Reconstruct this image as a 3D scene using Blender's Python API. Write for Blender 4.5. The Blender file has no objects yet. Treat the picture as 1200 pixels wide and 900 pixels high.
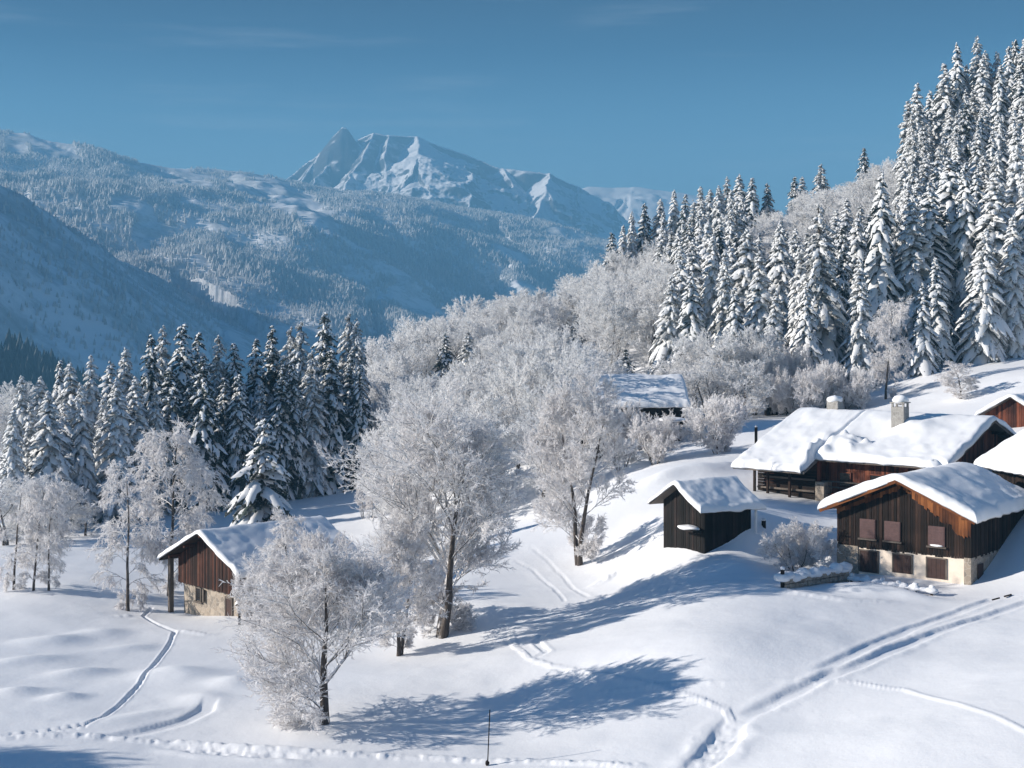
import bpy, math, random
import numpy as np

random.seed(7)
RS = np.random.RandomState(11)
FPX, HOR, CU = 1650.0, 380.0, 600.0          # focal length / horizon row / centre column of the 1200x900 photograph
SUN_AZ = math.radians(267)                  # compass bearing of the sun seen from the scene (0 = +Y)
SUN_EL = math.radians(20.5)
scene = bpy.context.scene
COL = scene.collection
rad = math.radians

def W(u, v, d):
    return ((u - CU) / FPX * d, d, (HOR - v) / FPX * d)

# ------------------------------------------------------------------ objects
def tag(o, label=None, cat=None, group=None, kind=None):
    if label: o['label'] = label
    if cat: o['category'] = cat
    if group: o['group'] = group
    if kind: o['kind'] = kind
    return o

def empty(name, loc=(0, 0, 0), rz=0.0):
    o = bpy.data.objects.new(name, None)
    o.location = loc; o.rotation_euler = (0, 0, rz)
    o.empty_display_size = 0.3
    COL.objects.link(o)
    return o

def link(name, me, parent=None):
    o = bpy.data.objects.new(name, me)
    COL.objects.link(o)
    if parent is not None: o.parent = parent
    return o

def copy_tree(o, parent=None):
    c = o.copy(); COL.objects.link(c)
    if parent is not None: c.parent = parent
    for ch in list(o.children):
        copy_tree(ch, c)
    return c

def mesh_np(name, V, faces, mats, smooth=False, midx=None):
    """V (n,3); faces: list of int arrays (m,k); midx: list of material index (int or array) per faces array"""
    me = bpy.data.meshes.new(name)
    V = np.asarray(V, dtype=np.float32)
    me.vertices.add(len(V)); me.vertices.foreach_set('co', V.ravel())
    loops = np.concatenate([np.asarray(f, dtype=np.int32).ravel() for f in faces])
    tot = np.concatenate([np.full(len(f), np.asarray(f).shape[1], dtype=np.int32) for f in faces])
    start = np.concatenate([[0], np.cumsum(tot)[:-1]]).astype(np.int32)
    me.loops.add(len(loops)); me.loops.foreach_set('vertex_index', loops)
    me.polygons.add(len(tot)); me.polygons.foreach_set('loop_start', start); me.polygons.foreach_set('loop_total', tot)
    sm = np.zeros(len(tot), dtype=bool)
    if isinstance(smooth, (list, tuple)):
        sm = np.concatenate([np.full(len(f), bool(s)) for f, s in zip(faces, smooth)])
    elif smooth:
        sm[:] = True
    me.polygons.foreach_set('use_smooth', sm)
    for m in mats: me.materials.append(m)
    if midx is not None:
        mi = np.concatenate([np.full(len(f), i, dtype=np.int32) if np.isscalar(i) else np.asarray(i, dtype=np.int32) for f, i in zip(faces, midx)])
        me.polygons.foreach_set('material_index', mi)
    me.update(calc_edges=True)
    return me

class MB:
    def __init__(self): self.v = []; self.f = []
    def add(self, vs, fs):
        b = len(self.v); self.v += [tuple(p) for p in vs]; self.f += [tuple(i + b for i in q) for q in fs]
    def hexa(self, p):      # 8 points: bottom 4 ccw, top 4 ccw
        self.add(p, [(3, 2, 1, 0), (4, 5, 6, 7), (0, 1, 5, 4), (1, 2, 6, 5), (2, 3, 7, 6), (3, 0, 4, 7)])
    def box(self, x0, x1, y0, y1, z0, z1):
        self.hexa([(x0, y0, z0), (x1, y0, z0), (x1, y1, z0), (x0, y1, z0), (x0, y0, z1), (x1, y0, z1), (x1, y1, z1), (x0, y1, z1)])
    def beam(self, a, b, w, h=None):
        h = h or w
        a = np.array(a, float); b = np.array(b, float); t = b - a; t /= np.linalg.norm(t)
        r = np.array([0, 0, 1.0]) if abs(t[2]) < .9 else np.array([1.0, 0, 0])
        s = np.cross(t, r); s /= np.linalg.norm(s); n = np.cross(s, t)
        s *= w / 2; n *= h / 2
        self.hexa([a - s - n, a + s - n, b + s - n, b - s - n, a - s + n, a + s + n, b + s + n, b - s + n])
    def prism_y(self, poly, y0, y1):    # poly in xz, ccw seen from -y
        n = len(poly)
        vs = [(x, y0, z) for x, z in poly] + [(x, y1, z) for x, z in poly]
        fs = [tuple(range(n)), tuple(range(2 * n - 1, n - 1, -1))]
        for i in range(n):
            j = (i + 1) % n
            fs.append((j, i, i + n, j + n))
        self.add(vs, fs)
    def blob(self, c, r, seed=0, sq=1.0, nu=10, nv=6, amp=.18):
        rs = np.random.RandomState(seed); ph = rs.rand(6) * 6.28
        vs = []; fs = []
        for j in range(nv + 1):
            th = math.pi * j / nv
            for i in range(nu):
                a = 2 * math.pi * i / nu
                k = 1 + amp * (math.sin(2 * a + ph[0] + th) + .7 * math.sin(3 * a + ph[1] - 2 * th) * math.sin(th) + .5 * math.sin(5 * th + ph[2])) / 2
                vs.append((c[0] + r[0] * k * math.sin(th) * math.cos(a), c[1] + r[1] * k * math.sin(th) * math.sin(a), c[2] + r[2] * k * math.cos(th)))
        for j in range(nv):
            for i in range(nu):
                i2 = (i + 1) % nu
                fs.append((j * nu + i, (j + 1) * nu + i, (j + 1) * nu + i2, j * nu + i2))
        self.add(vs, fs)
    def build(self, name, m, parent=None, smooth=False, bevel=0):
        me = bpy.data.meshes.new(name)
        me.from_pydata(self.v, [], self.f)
        me.materials.append(m)
        if smooth: me.polygons.foreach_set('use_smooth', [True] * len(me.polygons))
        me.update()
        o = link(name, me, parent)
        if bevel:
            b = o.modifiers.new('bevel', 'BEVEL'); b.width = bevel; b.segments = 2; b.limit_method = 'ANGLE'
        return o

# ------------------------------------------------------------------ noise
_TAB = RS.rand(256, 256)
def vnoise(x, y):
    xi = np.floor(x).astype(int); yi = np.floor(y).astype(int)
    fx = x - xi; fy = y - yi
    fx = fx * fx * fx * (fx * (fx * 6 - 15) + 10); fy = fy * fy * fy * (fy * (fy * 6 - 15) + 10)
    a = _TAB[xi & 255, yi & 255]; b = _TAB[(xi + 1) & 255, yi & 255]
    c = _TAB[xi & 255, (yi + 1) & 255]; d = _TAB[(xi + 1) & 255, (yi + 1) & 255]
    return (a + (b - a) * fx) * (1 - fy) + (c + (d - c) * fx) * fy - .5
def fbm(x, y, o=4, g=.5):
    s = 0; a = 1; k = 1.0
    for i in range(o):
        s = s + a * vnoise(x * k + 17.3 * i, y * k - 9.1 * i); a *= g; k *= 2.03
    return s
def ridged(x, y, o=5):
    s = 0; a = 1; k = 1.0
    for i in range(o):
        s = s + a * (.5 - 2 * np.abs(vnoise(x * k + 7.7 * i, y * k + 3.3 * i))); a *= .5; k *= 2.07
    return s

# ------------------------------------------------------------------ materials
def new_mat(name):
    m = bpy.data.materials.new(name); m.use_nodes = True
    nt = m.node_tree; b = nt.nodes['Principled BSDF']
    return m, nt, b
def N(nt, t, **kw):
    n = nt.nodes.new(t)
    for k, v in kw.items():
        if k in n.inputs: n.inputs[k].default_value = v
        else: setattr(n, k, v)
    return n
def ramp(nt, fac, stops):
    r = nt.nodes.new('ShaderNodeValToRGB')
    while len(r.color_ramp.elements) < len(stops): r.color_ramp.elements.new(.5)
    for e, (p, c) in zip(r.color_ramp.elements, stops):
        e.position = p; e.color = (*c, 1) if len(c) == 3 else c
    nt.links.new(fac, r.inputs[0])
    return r.outputs[0]
def obj_coord(nt, scale=(1, 1, 1)):
    tc = nt.nodes.new('ShaderNodeTexCoord'); mp = nt.nodes.new('ShaderNodeMapping')
    mp.inputs['Scale'].default_value = scale
    nt.links.new(tc.outputs['Object'], mp.inputs[0])
    return mp.outputs[0]
def noise(nt, vec, scale, detail=4, rough=.55):
    n = nt.nodes.new('ShaderNodeTexNoise'); n.inputs['Scale'].default_value = scale
    n.inputs['Detail'].default_value = detail; n.inputs['Roughness'].default_value = rough
    if vec is not None: nt.links.new(vec, n.inputs['Vector'])
    return n.outputs['Fac']
def mixc(nt, fac, a, b):
    m = nt.nodes.new('ShaderNodeMix'); m.data_type = 'RGBA'
    for s, v in ((0, fac), (6, a), (7, b)):
        if hasattr(v, 'is_linked'): nt.links.new(v, m.inputs[s])
        elif s == 0: m.inputs[0].default_value = v
        else: m.inputs[s].default_value = (*v, 1)
    return m.outputs[2]
def math_n(nt, op, a, b=None, clamp=False):
    m = nt.nodes.new('ShaderNodeMath'); m.operation = op; m.use_clamp = clamp
    for i, v in enumerate((a, b)):
        if v is None: continue
        if hasattr(v, 'is_linked'): nt.links.new(v, m.inputs[i])
        else: m.inputs[i].default_value = v
    return m.outputs[0]
def maprange(nt, v, a, b, c=0., d=1.):
    m = nt.nodes.new('ShaderNodeMapRange'); m.interpolation_type = 'SMOOTHSTEP'
    nt.links.new(v, m.inputs[0])
    for i, q in enumerate((a, b, c, d)): m.inputs[i + 1].default_value = q
    return m.outputs[0]
def normal_z(nt):
    g = nt.nodes.new('ShaderNodeNewGeometry'); s = nt.nodes.new('ShaderNodeSeparateXYZ')
    nt.links.new(g.outputs['Normal'], s.inputs[0])
    return s.outputs[2]
def island_rand(nt):
    g = nt.nodes.new('ShaderNodeNewGeometry'); return g.outputs['Random Per Island']
def bump(nt, b, h, strength, dist):
    n = nt.nodes.new('ShaderNodeBump'); n.inputs['Strength'].default_value = strength; n.inputs['Distance'].default_value = dist
    nt.links.new(h, n.inputs['Height']); nt.links.new(n.outputs[0], b.inputs['Normal'])

def mat_snow(name, base=(.84, .85, .87), sc=1.0, strength=.35, dist=.12):
    m, nt, b = new_mat(name)
    v = obj_coord(nt)
    n1 = noise(nt, v, .9 * sc, 6, .6); n2 = noise(nt, v, 7 * sc, 3, .6)
    h = math_n(nt, 'ADD', n1, math_n(nt, 'MULTIPLY', n2, .22))
    h = math_n(nt, 'ADD', h, math_n(nt, 'MULTIPLY', noise(nt, obj_coord(nt, (1, 2.2, 1)), 26 * sc, 3, .6), .07))
    bump(nt, b, h, strength, dist)
    c = ramp(nt, noise(nt, v, .13 * sc, 3), [(.3, tuple(k * .95 for k in base)), (.7, base)])
    nt.links.new(c, b.inputs['Base Color'])
    b.inputs['Roughness'].default_value = .6; b.inputs['Specular IOR Level'].default_value = .25
    return m
M_SNOW = mat_snow('snow_ground')
M_RSNOW = mat_snow('snow_on_roof', sc=1.5, strength=.3, dist=.1)
def mat_frost(name, lo, hi, trans=0):
    m, nt, b = new_mat(name)
    c = mixc(nt, island_rand(nt), lo, hi)
    nt.links.new(c, b.inputs['Base Color']); b.inputs['Roughness'].default_value = .7
    b.inputs['Specular IOR Level'].default_value = .15
    if trans:      # ice crystals let light through
        t = nt.nodes.new('ShaderNodeBsdfTranslucent'); nt.links.new(c, t.inputs['Color'])
        mx = nt.nodes.new('ShaderNodeMixShader'); mx.inputs[0].default_value = trans
        nt.links.new(b.outputs[0], mx.inputs[1]); nt.links.new(t.outputs[0], mx.inputs[2])
        nt.links.new(mx.outputs[0], nt.nodes['Material Output'].inputs['Surface'])
    return m
M_FROST = mat_frost('hoar_frost', (.76, .75, .75), (.98, .97, .97), .52)
M_FROST_FAR = mat_frost('hoar_frost_wood', (.80, .80, .80), (.97, .97, .975), .58)
M_TSNOW = mat_frost('snow_on_boughs', (.80, .81, .83), (.90, .91, .92), .15)
def mat_bark(name, c0, c1, lo=.15, hi=.6, snow=(.8, .8, .82)):
    m, nt, b = new_mat(name)
    v = obj_coord(nt, (1, 1, .35))
    c = ramp(nt, noise(nt, v, 9, 4), [(.3, c0), (.7, c1)])
    z = math_n(nt, 'ADD', normal_z(nt), math_n(nt, 'MULTIPLY', math_n(nt, 'SUBTRACT', noise(nt, v, 5, 3), .5), 1.1))
    c = mixc(nt, maprange(nt, z, lo, hi), c, snow)      # snow lodged on the upper side of limbs
    nt.links.new(c, b.inputs['Base Color']); b.inputs['Roughness'].default_value = .85
    return m
M_BARK = mat_bark('frosted_bark', (.035, .028, .024), (.10, .08, .068))
M_LIMB = mat_bark('rimed_limbs', (.06, .05, .045), (.14, .12, .105), -.65, .2, (.82, .81, .81))
M_BARKS = mat_bark('spruce_bark', (.03, .024, .02), (.085, .066, .055), .5, .9)
def mat_needles(name, a, bcol, fr, frost=.5):
    m, nt, b = new_mat(name)
    v = obj_coord(nt)
    c = mixc(nt, island_rand(nt), a, bcol)
    k = maprange(nt, noise(nt, v, 3.5, 4, .7), .52, .72)
    c = mixc(nt, math_n(nt, 'MULTIPLY', k, frost), c, fr)
    nt.links.new(c, b.inputs['Base Color']); b.inputs['Roughness'].default_value = .8
    b.inputs['Specular IOR Level'].default_value = .2
    return m
M_NEEDLE = mat_needles('spruce_needles', (.022, .036, .036), (.05, .07, .066), (.6, .62, .64), .65)
M_NEEDLE_W = mat_needles('spruce_needles_rimed', (.20, .21, .21), (.38, .385, .385), (.80, .81, .82), .9)

def mat_wood(name, stops, var=.5, grain=(14, 14, 1.2), bmp=.3):
    m, nt, b = new_mat(name)
    v = obj_coord(nt, grain)
    n = noise(nt, v, 1.0, 5, .65)
    k = math_n(nt, 'ADD', math_n(nt, 'MULTIPLY', n, 1 - var), math_n(nt, 'MULTIPLY', island_rand(nt), var))
    big = noise(nt, obj_coord(nt), .45, 3)
    k = math_n(nt, 'ADD', k, math_n(nt, 'MULTIPLY', math_n(nt, 'SUBTRACT', big, .5), .9), clamp=True)
    c = ramp(nt, k, stops)
    nt.links.new(c, b.inputs['Base Color']); b.inputs['Roughness'].default_value = .8
    b.inputs['Specular IOR Level'].default_value = .2
    bump(nt, b, n, bmp, .02)
    return m
M_WDARK = mat_wood('dark_weathered_planks', [(.2, (.005, .0036, .003)), (.5, (.016, .010, .0075)), (.75, (.038, .021, .015)), (.95, (.085, .052, .038))])
M_WRED = mat_wood('red_brown_planks', [(.15, (.022, .009, .007)), (.45, (.085, .029, .018)), (.7, (.18, .056, .030)), (.95, (.25, .10, .055))])
M_WBARN = mat_wood('barn_planks', [(.15, (.010, .006, .005)), (.45, (.030, .014, .010)), (.7, (.075, .028, .018)), (.95, (.13, .062, .040))])
M_WSHADE = mat_wood('shade_darkened_planks', [(.2, (.004, .0035, .003)), (.5, (.010, .008, .007)), (.75, (.024, .016, .014)), (.95, (.05, .034, .028))])  # hut planks: the shade on the hut is put into this darker colour
M_WORANGE = mat_wood('sheltered_orange_timber', [(.2, (.04, .015, .008)), (.55, (.15, .052, .018)), (.9, (.32, .125, .042))])
M_WGREY = mat_wood('grey_timber', [(.2, (.04, .033, .028)), (.6, (.12, .10, .085)), (.95, (.25, .21, .18))])
def mat_stone(name, cols, scale=1.0, mortar=(.42, .37, .31)):
    m, nt, b = new_mat(name)
    v = obj_coord(nt)
    vo = nt.nodes.new('ShaderNodeTexVoronoi'); vo.inputs['Scale'].default_value = 2.6 * scale; vo.feature = 'F1'
    ve = nt.nodes.new('ShaderNodeTexVoronoi'); ve.inputs['Scale'].default_value = 2.6 * scale; ve.feature = 'DISTANCE_TO_EDGE'
    wv = nt.nodes.new('ShaderNodeVectorMath'); wv.operation = 'ADD'
    nn = nt.nodes.new('ShaderNodeTexNoise'); nn.inputs['Scale'].default_value = 2.0
    nt.links.new(v, nn.inputs['Vector'])
    sc = nt.nodes.new('ShaderNodeVectorMath'); sc.operation = 'SCALE'; sc.inputs['Scale'].default_value = .35
    nt.links.new(nn.outputs['Color'], sc.inputs[0]); nt.links.new(v, wv.inputs[0]); nt.links.new(sc.outputs[0], wv.inputs[1])
    nt.links.new(wv.outputs[0], vo.inputs['Vector']); nt.links.new(wv.outputs[0], ve.inputs['Vector'])
    s = nt.nodes.new('ShaderNodeSeparateColor'); nt.links.new(vo.outputs['Color'], s.inputs[0])
    c = ramp(nt, s.outputs[0], [(i / (len(cols) - 1), c) for i, c in enumerate(cols)])
    c = mixc(nt, math_n(nt, 'MULTIPLY', noise(nt, v, 9, 5), .35), c, (.10, .085, .07))
    e = maprange(nt, ve.outputs['Distance'], .015, .06)
    c = mixc(nt, e, mortar, c)
    nt.links.new(c, b.inputs['Base Color']); b.inputs['Roughness'].default_value = .9
    bump(nt, b, math_n(nt, 'ADD', e, noise(nt, v, 14, 4)), .5, .04)
    return m
M_STONE = mat_stone('field_stone_masonry', [(.30, .25, .20), (.40, .33, .26), (.22, .19, .16), (.46, .39, .31)])
M_CHIM = mat_stone('chimney_masonry', [(.30, .29, .27), (.36, .35, .33), (.25, .24, .23)], 1.6, (.4, .39, .37))
def mat_plain(name, c, var=.12, scale=3., rough=.8, bmp=.15):
    m, nt, b = new_mat(name)
    v = obj_coord(nt)
    n = noise(nt, v, scale, 6, .65)
    nt.links.new(ramp(nt, n, [(.3, tuple(k * (1 - var) for k in c)), (.7, tuple(min(1, k * (1 + var)) for k in c))]), b.inputs['Base Color'])
    b.inputs['Roughness'].default_value = rough
    bump(nt, b, noise(nt, v, scale * 8, 4), bmp, .01)
    return m
M_PLASTER = mat_plain('cream_plaster', (.80, .68, .56), .14, 1.2)
M_SHUT = mat_plain('faded_purple_brown_shutter', (.10, .055, .052), .2, 4)
M_SHUT2 = mat_plain('dark_brown_door', (.045, .020, .015), .25, 4)
M_GLASS = mat_plain('dark_window_pane', (.012, .011, .011), .2, 2, .2)
M_METAL = mat_plain('dull_metal', (.12, .12, .12), .2, 5, .5)

# mountains -------------------------------------------------------------
def mat_mountain(name, snow=(.80, .80, .82), dark=(.10, .12, .13), cover=.5, scale=.01, rock=None, steep=(.55, .75)):
    m, nt, b = new_mat(name)
    v = obj_coord(nt)
    n = noise(nt, v, scale, 8, .68)
    f = maprange(nt, n, cover - .07, cover + .07)
    fine = noise(nt, obj_coord(nt, (1, 1, .4)), scale * 9, 4, .7)
    dk = mixc(nt, fine, tuple(k * .6 for k in dark), tuple(min(1, k * 2.1) for k in dark))
    c = mixc(nt, f, snow, dk)
    if rock:
        z = math_n(nt, 'ADD', normal_z(nt), math_n(nt, 'MULTIPLY', math_n(nt, 'SUBTRACT', noise(nt, v, scale * 2, 6, .7), .5), .5))
        c = mixc(nt, maprange(nt, z, steep[0], steep[1]), rock, c)
    nt.links.new(c, b.inputs['Base Color']); b.inputs['Roughness'].default_value = .9
    b.inputs['Specular IOR Level'].default_value = .1
    return m
M_MT_FOREST = mat_mountain('frosted_forest_slope', cover=.50, scale=.012, dark=(.40, .41, .42))
M_MT_SPUR = mat_mountain('shaded_spur_slope', cover=.50, scale=.005, dark=(.34, .36, .37))
M_MT_PEAK = mat_mountain('alpine_snow_and_rock', cover=.86, scale=.0055, rock=(.085, .085, .09), steep=(.64, .80))
M_MT_RIDGE = mat_mountain('far_snow_ridge', cover=.9, scale=.004)
M_FARTREE = mat_frost('rimed_far_trees', (.56, .57, .58), (.72, .72, .72), .4)
M_DARKTREE = mat_frost('dark_far_trees', (.02, .03, .035), (.07, .085, .09))
M_HILL = mat_mountain('dark_wooded_hill', cover=.35, scale=.03, dark=(.04, .05, .055))

# ------------------------------------------------------------------ terrain
ANC = []
def A(u, v, d): ANC.append(W(u, v, d))
for a in [(0,900,72),(300,900,72),(600,900,70),(850,905,66),(1000,900,63),(1200,900,60),(0,862,77),(380,850,79),(180,850,79.5),
          (150,790,92),(20,780,94),(300,800,88),(0,700,119),(70,705,117),(210,715,118),(268,722,112),(150,716,116),(330,760,101),
          (30,692,121),(350,570,200),(420,566,200),(430,611,166),(100,650,141),(60,620,166),(200,600,178),(20,545,225),(0,510,260),
          (-150,700,120),(-200,850,80),(-150,600,175),(-150,500,280),
          (515,748,101),(467,768,98),(560,720,104),(680,661,121),(620,655,124),(590,625,135),(640,600,146),(600,765,92),(720,800,81),(790,785,79.8),
          (700,705,105),(640,742,98.5),(780,645,112.5),(825,640,110),(800,700,99),(900,760,81.5),(1000,720,92),(860,838,73.5),(830,880,68),
          (780,850,73.5),(930,840,72.5),(1000,850,68.5),(1100,790,75.5),(1200,760,78),(1200,700,94),(1142,694,98.5),(1056,683,101.5),(980,672,105.5),(940,690,98.5),
          (1060,700,97),(870,640,111),(862,603,113.5),(905,600,117),(845,618,111),(740,560,140),(690,610,131),(760,528,160),(830,520,158),(700,520,170),
          (870,500,166),(930,485,182),(1000,470,185),(880,560,135),(980,560,135),(1080,560,131),(1130,560,125),(1200,600,108),(1180,530,128),(1190,497,140),
          (1130,468,162),(1200,440,166),(1070,442,190),(1200,402,200),(1330,400,190),(1330,500,130),(1400,650,95),(1450,800,65),
          (500,545,195),(560,530,192),(600,515,200),(700,495,200),(450,470,245),(520,440,258),(600,412,280),(660,415,292),(700,372,320),(780,335,330),
          (860,308,325),(950,278,325),(1050,235,312),(1145,184,292),(1200,165,300),(1330,130,300),(780,430,215),(860,425,215),(950,400,220),(1050,375,220),(1150,330,228),
          (1000,330,265),(1100,270,265),(900,350,270)]: A(*a)
for u, zz in ((-500, -60), (0, -70), (300, -75), (500, -60), (650, -48), (750, -10), (900, 4), (1050, 22), (1200, 40), (1600, 60)):
    ANC.append(((u - CU) / FPX * 420, 420, zz))
for u, zz in ((-500, -150), (0, -160), (300, -165), (500, -150), (700, -110), (900, -60), (1200, 0), (1600, 20)):
    ANC.append(((u - CU) / FPX * 640, 640, zz))
for u in (-500, 0, 400, 800, 1200, 1600):
    ANC.append(((u - CU) / FPX * 1000, 1000, -300 if u < 1100 else -200))
for x, y, zz in ((-40, 45, -22.8), (0, 45, -22.2), (35, 45, -19.0), (60, 45, -17), (-60, 45, -23), (0, 3, -2.2), (-20, 3, -3), (20, 3, -2), (0, 22, -12.5), (-25, 22, -13.5), (25, 22, -11)):
    ANC.append((x, y, zz))
ANC = np.array(ANC)
CC = 9.0
def _phi(dx, dy): return np.sqrt(dx * dx + dy * dy + CC * CC)
_n = len(ANC)
_K = _phi(ANC[:, None, 0] - ANC[None, :, 0], ANC[:, None, 1] - ANC[None, :, 1])
_P = np.c_[np.ones(_n), ANC[:, :2] / 100]
_S = np.zeros((_n + 3, _n + 3)); _S[:_n, :_n] = _K - np.eye(_n) * .05; _S[:_n, _n:] = _P; _S[_n:, :_n] = _P.T
_w = np.linalg.solve(_S, np.r_[ANC[:, 2], 0, 0, 0])
def gz_base(x, y):
    x = np.asarray(x, float); y = np.asarray(y, float)
    s = _w[_n] + _w[_n + 1] * x / 100 + _w[_n + 2] * y / 100
    for i in range(_n): s = s + _w[i] * _phi(x - ANC[i, 0], y - ANC[i, 1])
    s = s + .30 * fbm(x / 13, y / 13, 2) + .08 * fbm(x / 3.1 + 5, y / 3.1, 2)
    return s
BUMPS = []
def gz0(x, y):
    s = gz_base(x, y)
    for bx, by, h, rx, ry, an in BUMPS:
        dx = x - bx; dy = y - by
        p = dx * math.cos(an) + dy * math.sin(an); q = -dx * math.sin(an) + dy * math.cos(an)
        s = s + h * np.exp(-(p / rx) ** 2 - (q / ry) ** 2)
    return s
def hit(u, v, fn=None, d0=45, d1=420):
    fn = fn or gz_base
    d = np.arange(d0, d1, .25)
    dz = (HOR - v) / FPX * d - fn((u - CU) / FPX * d, d)
    k = np.where((dz[:-1] > 0) & (dz[1:] <= 0))[0]
    if not len(k): return None
    i = k[0]; t = dz[i] / (dz[i] - dz[i + 1])
    return d[i] + t * .25
def hpt(u, v, fn=None):
    d = hit(u, v, fn)
    if d is None: d = 100.
    return ((u - CU) / FPX * d, d)
for u, v, h, rx, ry, an in ((62, 752, .8, 2.6, 1.6, .5), (120, 742, .55, 1.6, 1.5, .2), (30, 775, .6, 2.4, 1.2, .6), (95, 790, .75, 2.0, 1.1, .5), (20, 812, .7, 1.6, 1.1, .4),
                            (75, 818, .6, 1.2, .9, .3), (205, 790, .9, 2.3, 2.6, .9), (240, 818, .45, 1.2, 1.6, 1.0), (275, 800, .7, 1.5, 1.5, .5), (150, 760, .4, 2.0, 1.0, .5),
                            (130, 848, .35, 3.2, .9, .2), (175, 838, .4, 2, .8, .5), (850, 668, .5, 3, 2, .2), (985, 655, .7, 2.0, 1.2, -.6), (1020, 692, .4, 3.5, 1.0, -.6), (780, 560, .7, 2.4, 1.2, .3),
                            (745, 548, .6, 1.8, 1.0, .3), (820, 552, .7, 2.5, 1.3, .0), (850, 548, .5, 1.8, 1.2, .0), (868, 618, 1.3, 2.2, 2.6, .5), (1005, 694, .35, 2.0, 1.0, -.6), (1060, 700, .3, 2.2, 1.0, -.6)):
    x, y = hpt(u, v); BUMPS.append((x, y, h * (.55 if u < 300 else 1), rx, ry, an))

TR = []   # (points, halfwidth, depth, berm, prints)
def track(px, w, depth, berm=.0, prints=0.0):
    TR.append((np.array([hpt(u, v, gz0) for u, v in px]), w, depth, berm, prints))
track([(1230,690),(1163,703),(1120,719),(1067,737),(1000,767),(955,790)], .42, .11, .03)
track([(1230,697),(1200,707),(1100,740),(1013,777),(960,797),(900,827),(870,840)], .45, .16, .05)
track([(872,838),(856,850),(848,866),(838,882),(815,900),(800,915)], .8, .26, .06, .3)
track([(598,738),(604,758),(620,772),(650,781),(700,790),(760,803),(820,820),(850,832),(860,848)], .24, -.10, .0, .6)
track([(640,738),(628,752),(640,764),(622,772)], .25, .1, .03, .7)
track([(700,812),(760,806),(850,800),(905,797),(955,797),(1000,799),(1060,808),(1120,824),(1200,856),(1240,870)], .16, -.06, .0, .2)
track([(178,712),(168,722),(185,732),(205,740),(198,756),(180,780),(165,800),(145,822),(122,840),(100,849),(60,856),(0,862)], .13, .15, .03, .55)
track([(168,722),(150,722),(128,722)], .3, -.14, 0, .3)
track([(205,738),(240,744),(262,742)], .3, -.1, 0, .4)
track([(-30,868),(30,862),(100,862),(170,868),(250,874),(330,880),(420,884),(520,889),(640,893),(760,899)], .35, -.13, .0, .8)
track([(180,872),(240,880),(300,884),(380,887)], .5, .14, .08, .8)
track([(248,815),(240,832),(215,845),(170,857),(110,868)], .5, .13, .02)
track([(600,655),(625,668),(650,690),(662,705)], .16, .05, .01, .5)
track([(690,700),(672,690),(660,675),(640,655),(620,640)], .18, .045, .01, .5)
track([(690,690),(720,672),(760,655),(790,640)], .7, -.25, 0, .5)
track([(880,690),(900,688),(930,694),(990,703),(1060,706)], .5, -.12, 0, .3)

def apply_tracks(x, y, z):
    for pts, w, dep, berm, pr in TR:
        x0, y0 = pts.min(0) - w * 5; x1, y1 = pts.max(0) + w * 5
        idx = np.where((x > x0) & (x < x1) & (y > y0) & (y < y1))[0]
        if not len(idx): continue
        px = x[idx]; py = y[idx]
        best = np.full(len(idx), 1e9); arc = np.zeros(len(idx)); acc = 0.
        wob = 1 + .30 * fbm(px / 1.6, py / 1.6, 2)
        for a, b in zip(pts[:-1], pts[1:]):
            t = b - a; L = np.hypot(*t)
            if L < 1e-6: continue
            s = np.clip(((px - a[0]) * t[0] + (py - a[1]) * t[1]) / L ** 2, 0, 1)
            d = np.hypot(px - a[0] - s * t[0], py - a[1] - s * t[1])
            k = d < best; best[k] = d[k]; arc[k] = acc + s[k] * L
            acc += L
        q = best / (w * wob)
        fade = np.clip(np.minimum(arc, acc - arc) / (w * 4), 0, 1)
        prof = np.exp(-q ** 7)
        mod = 1 - pr * np.clip(.5 + 1.6 * fbm(px / .45, py / .45, 2), 0, 1) if pr else 1.0
        ring = np.exp(-((q - 1.7) / .6) ** 2)
        z[idx] += fade * (-dep * prof * mod + berm * ring * (1 + .8 * fbm(px * 1.3, py * 1.3, 2)))
    return z

us = np.concatenate([np.linspace(-900, -70, 70), np.linspace(-60, 1260, 960), np.linspace(1270, 2200, 70)])
ys = np.concatenate([np.geomspace(3, 56, 34), 56 + np.cumsum(np.linspace(.10, .62, 500)), np.geomspace(240, 1000, 110)])
ys = np.unique(np.round(ys, 3))
UU, YY = np.meshgrid(us, ys)
X = ((UU - CU) / FPX * YY).ravel(); Y = YY.ravel()
Z = gz0(X, Y)
near = Y < 170
zz = Z[near]; Z[near] = apply_tracks(X[near], Y[near], zz)
nc, nr = len(us), len(ys)
gi = np.arange(nc * nr).reshape(nr, nc)
Q = np.stack([gi[:-1, :-1], gi[:-1, 1:], gi[1:, 1:], gi[1:, :-1]], -1).reshape(-1, 4)
ground = link('ground', mesh_np('ground', np.c_[X, Y, Z], [Q], [M_SNOW], True))
tag(ground, 'rolling meadow buried in fresh snow with tracks', kind='structure')

def gz(x, y): return float(gz0(np.array([x]), np.array([y]))[0])

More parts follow.
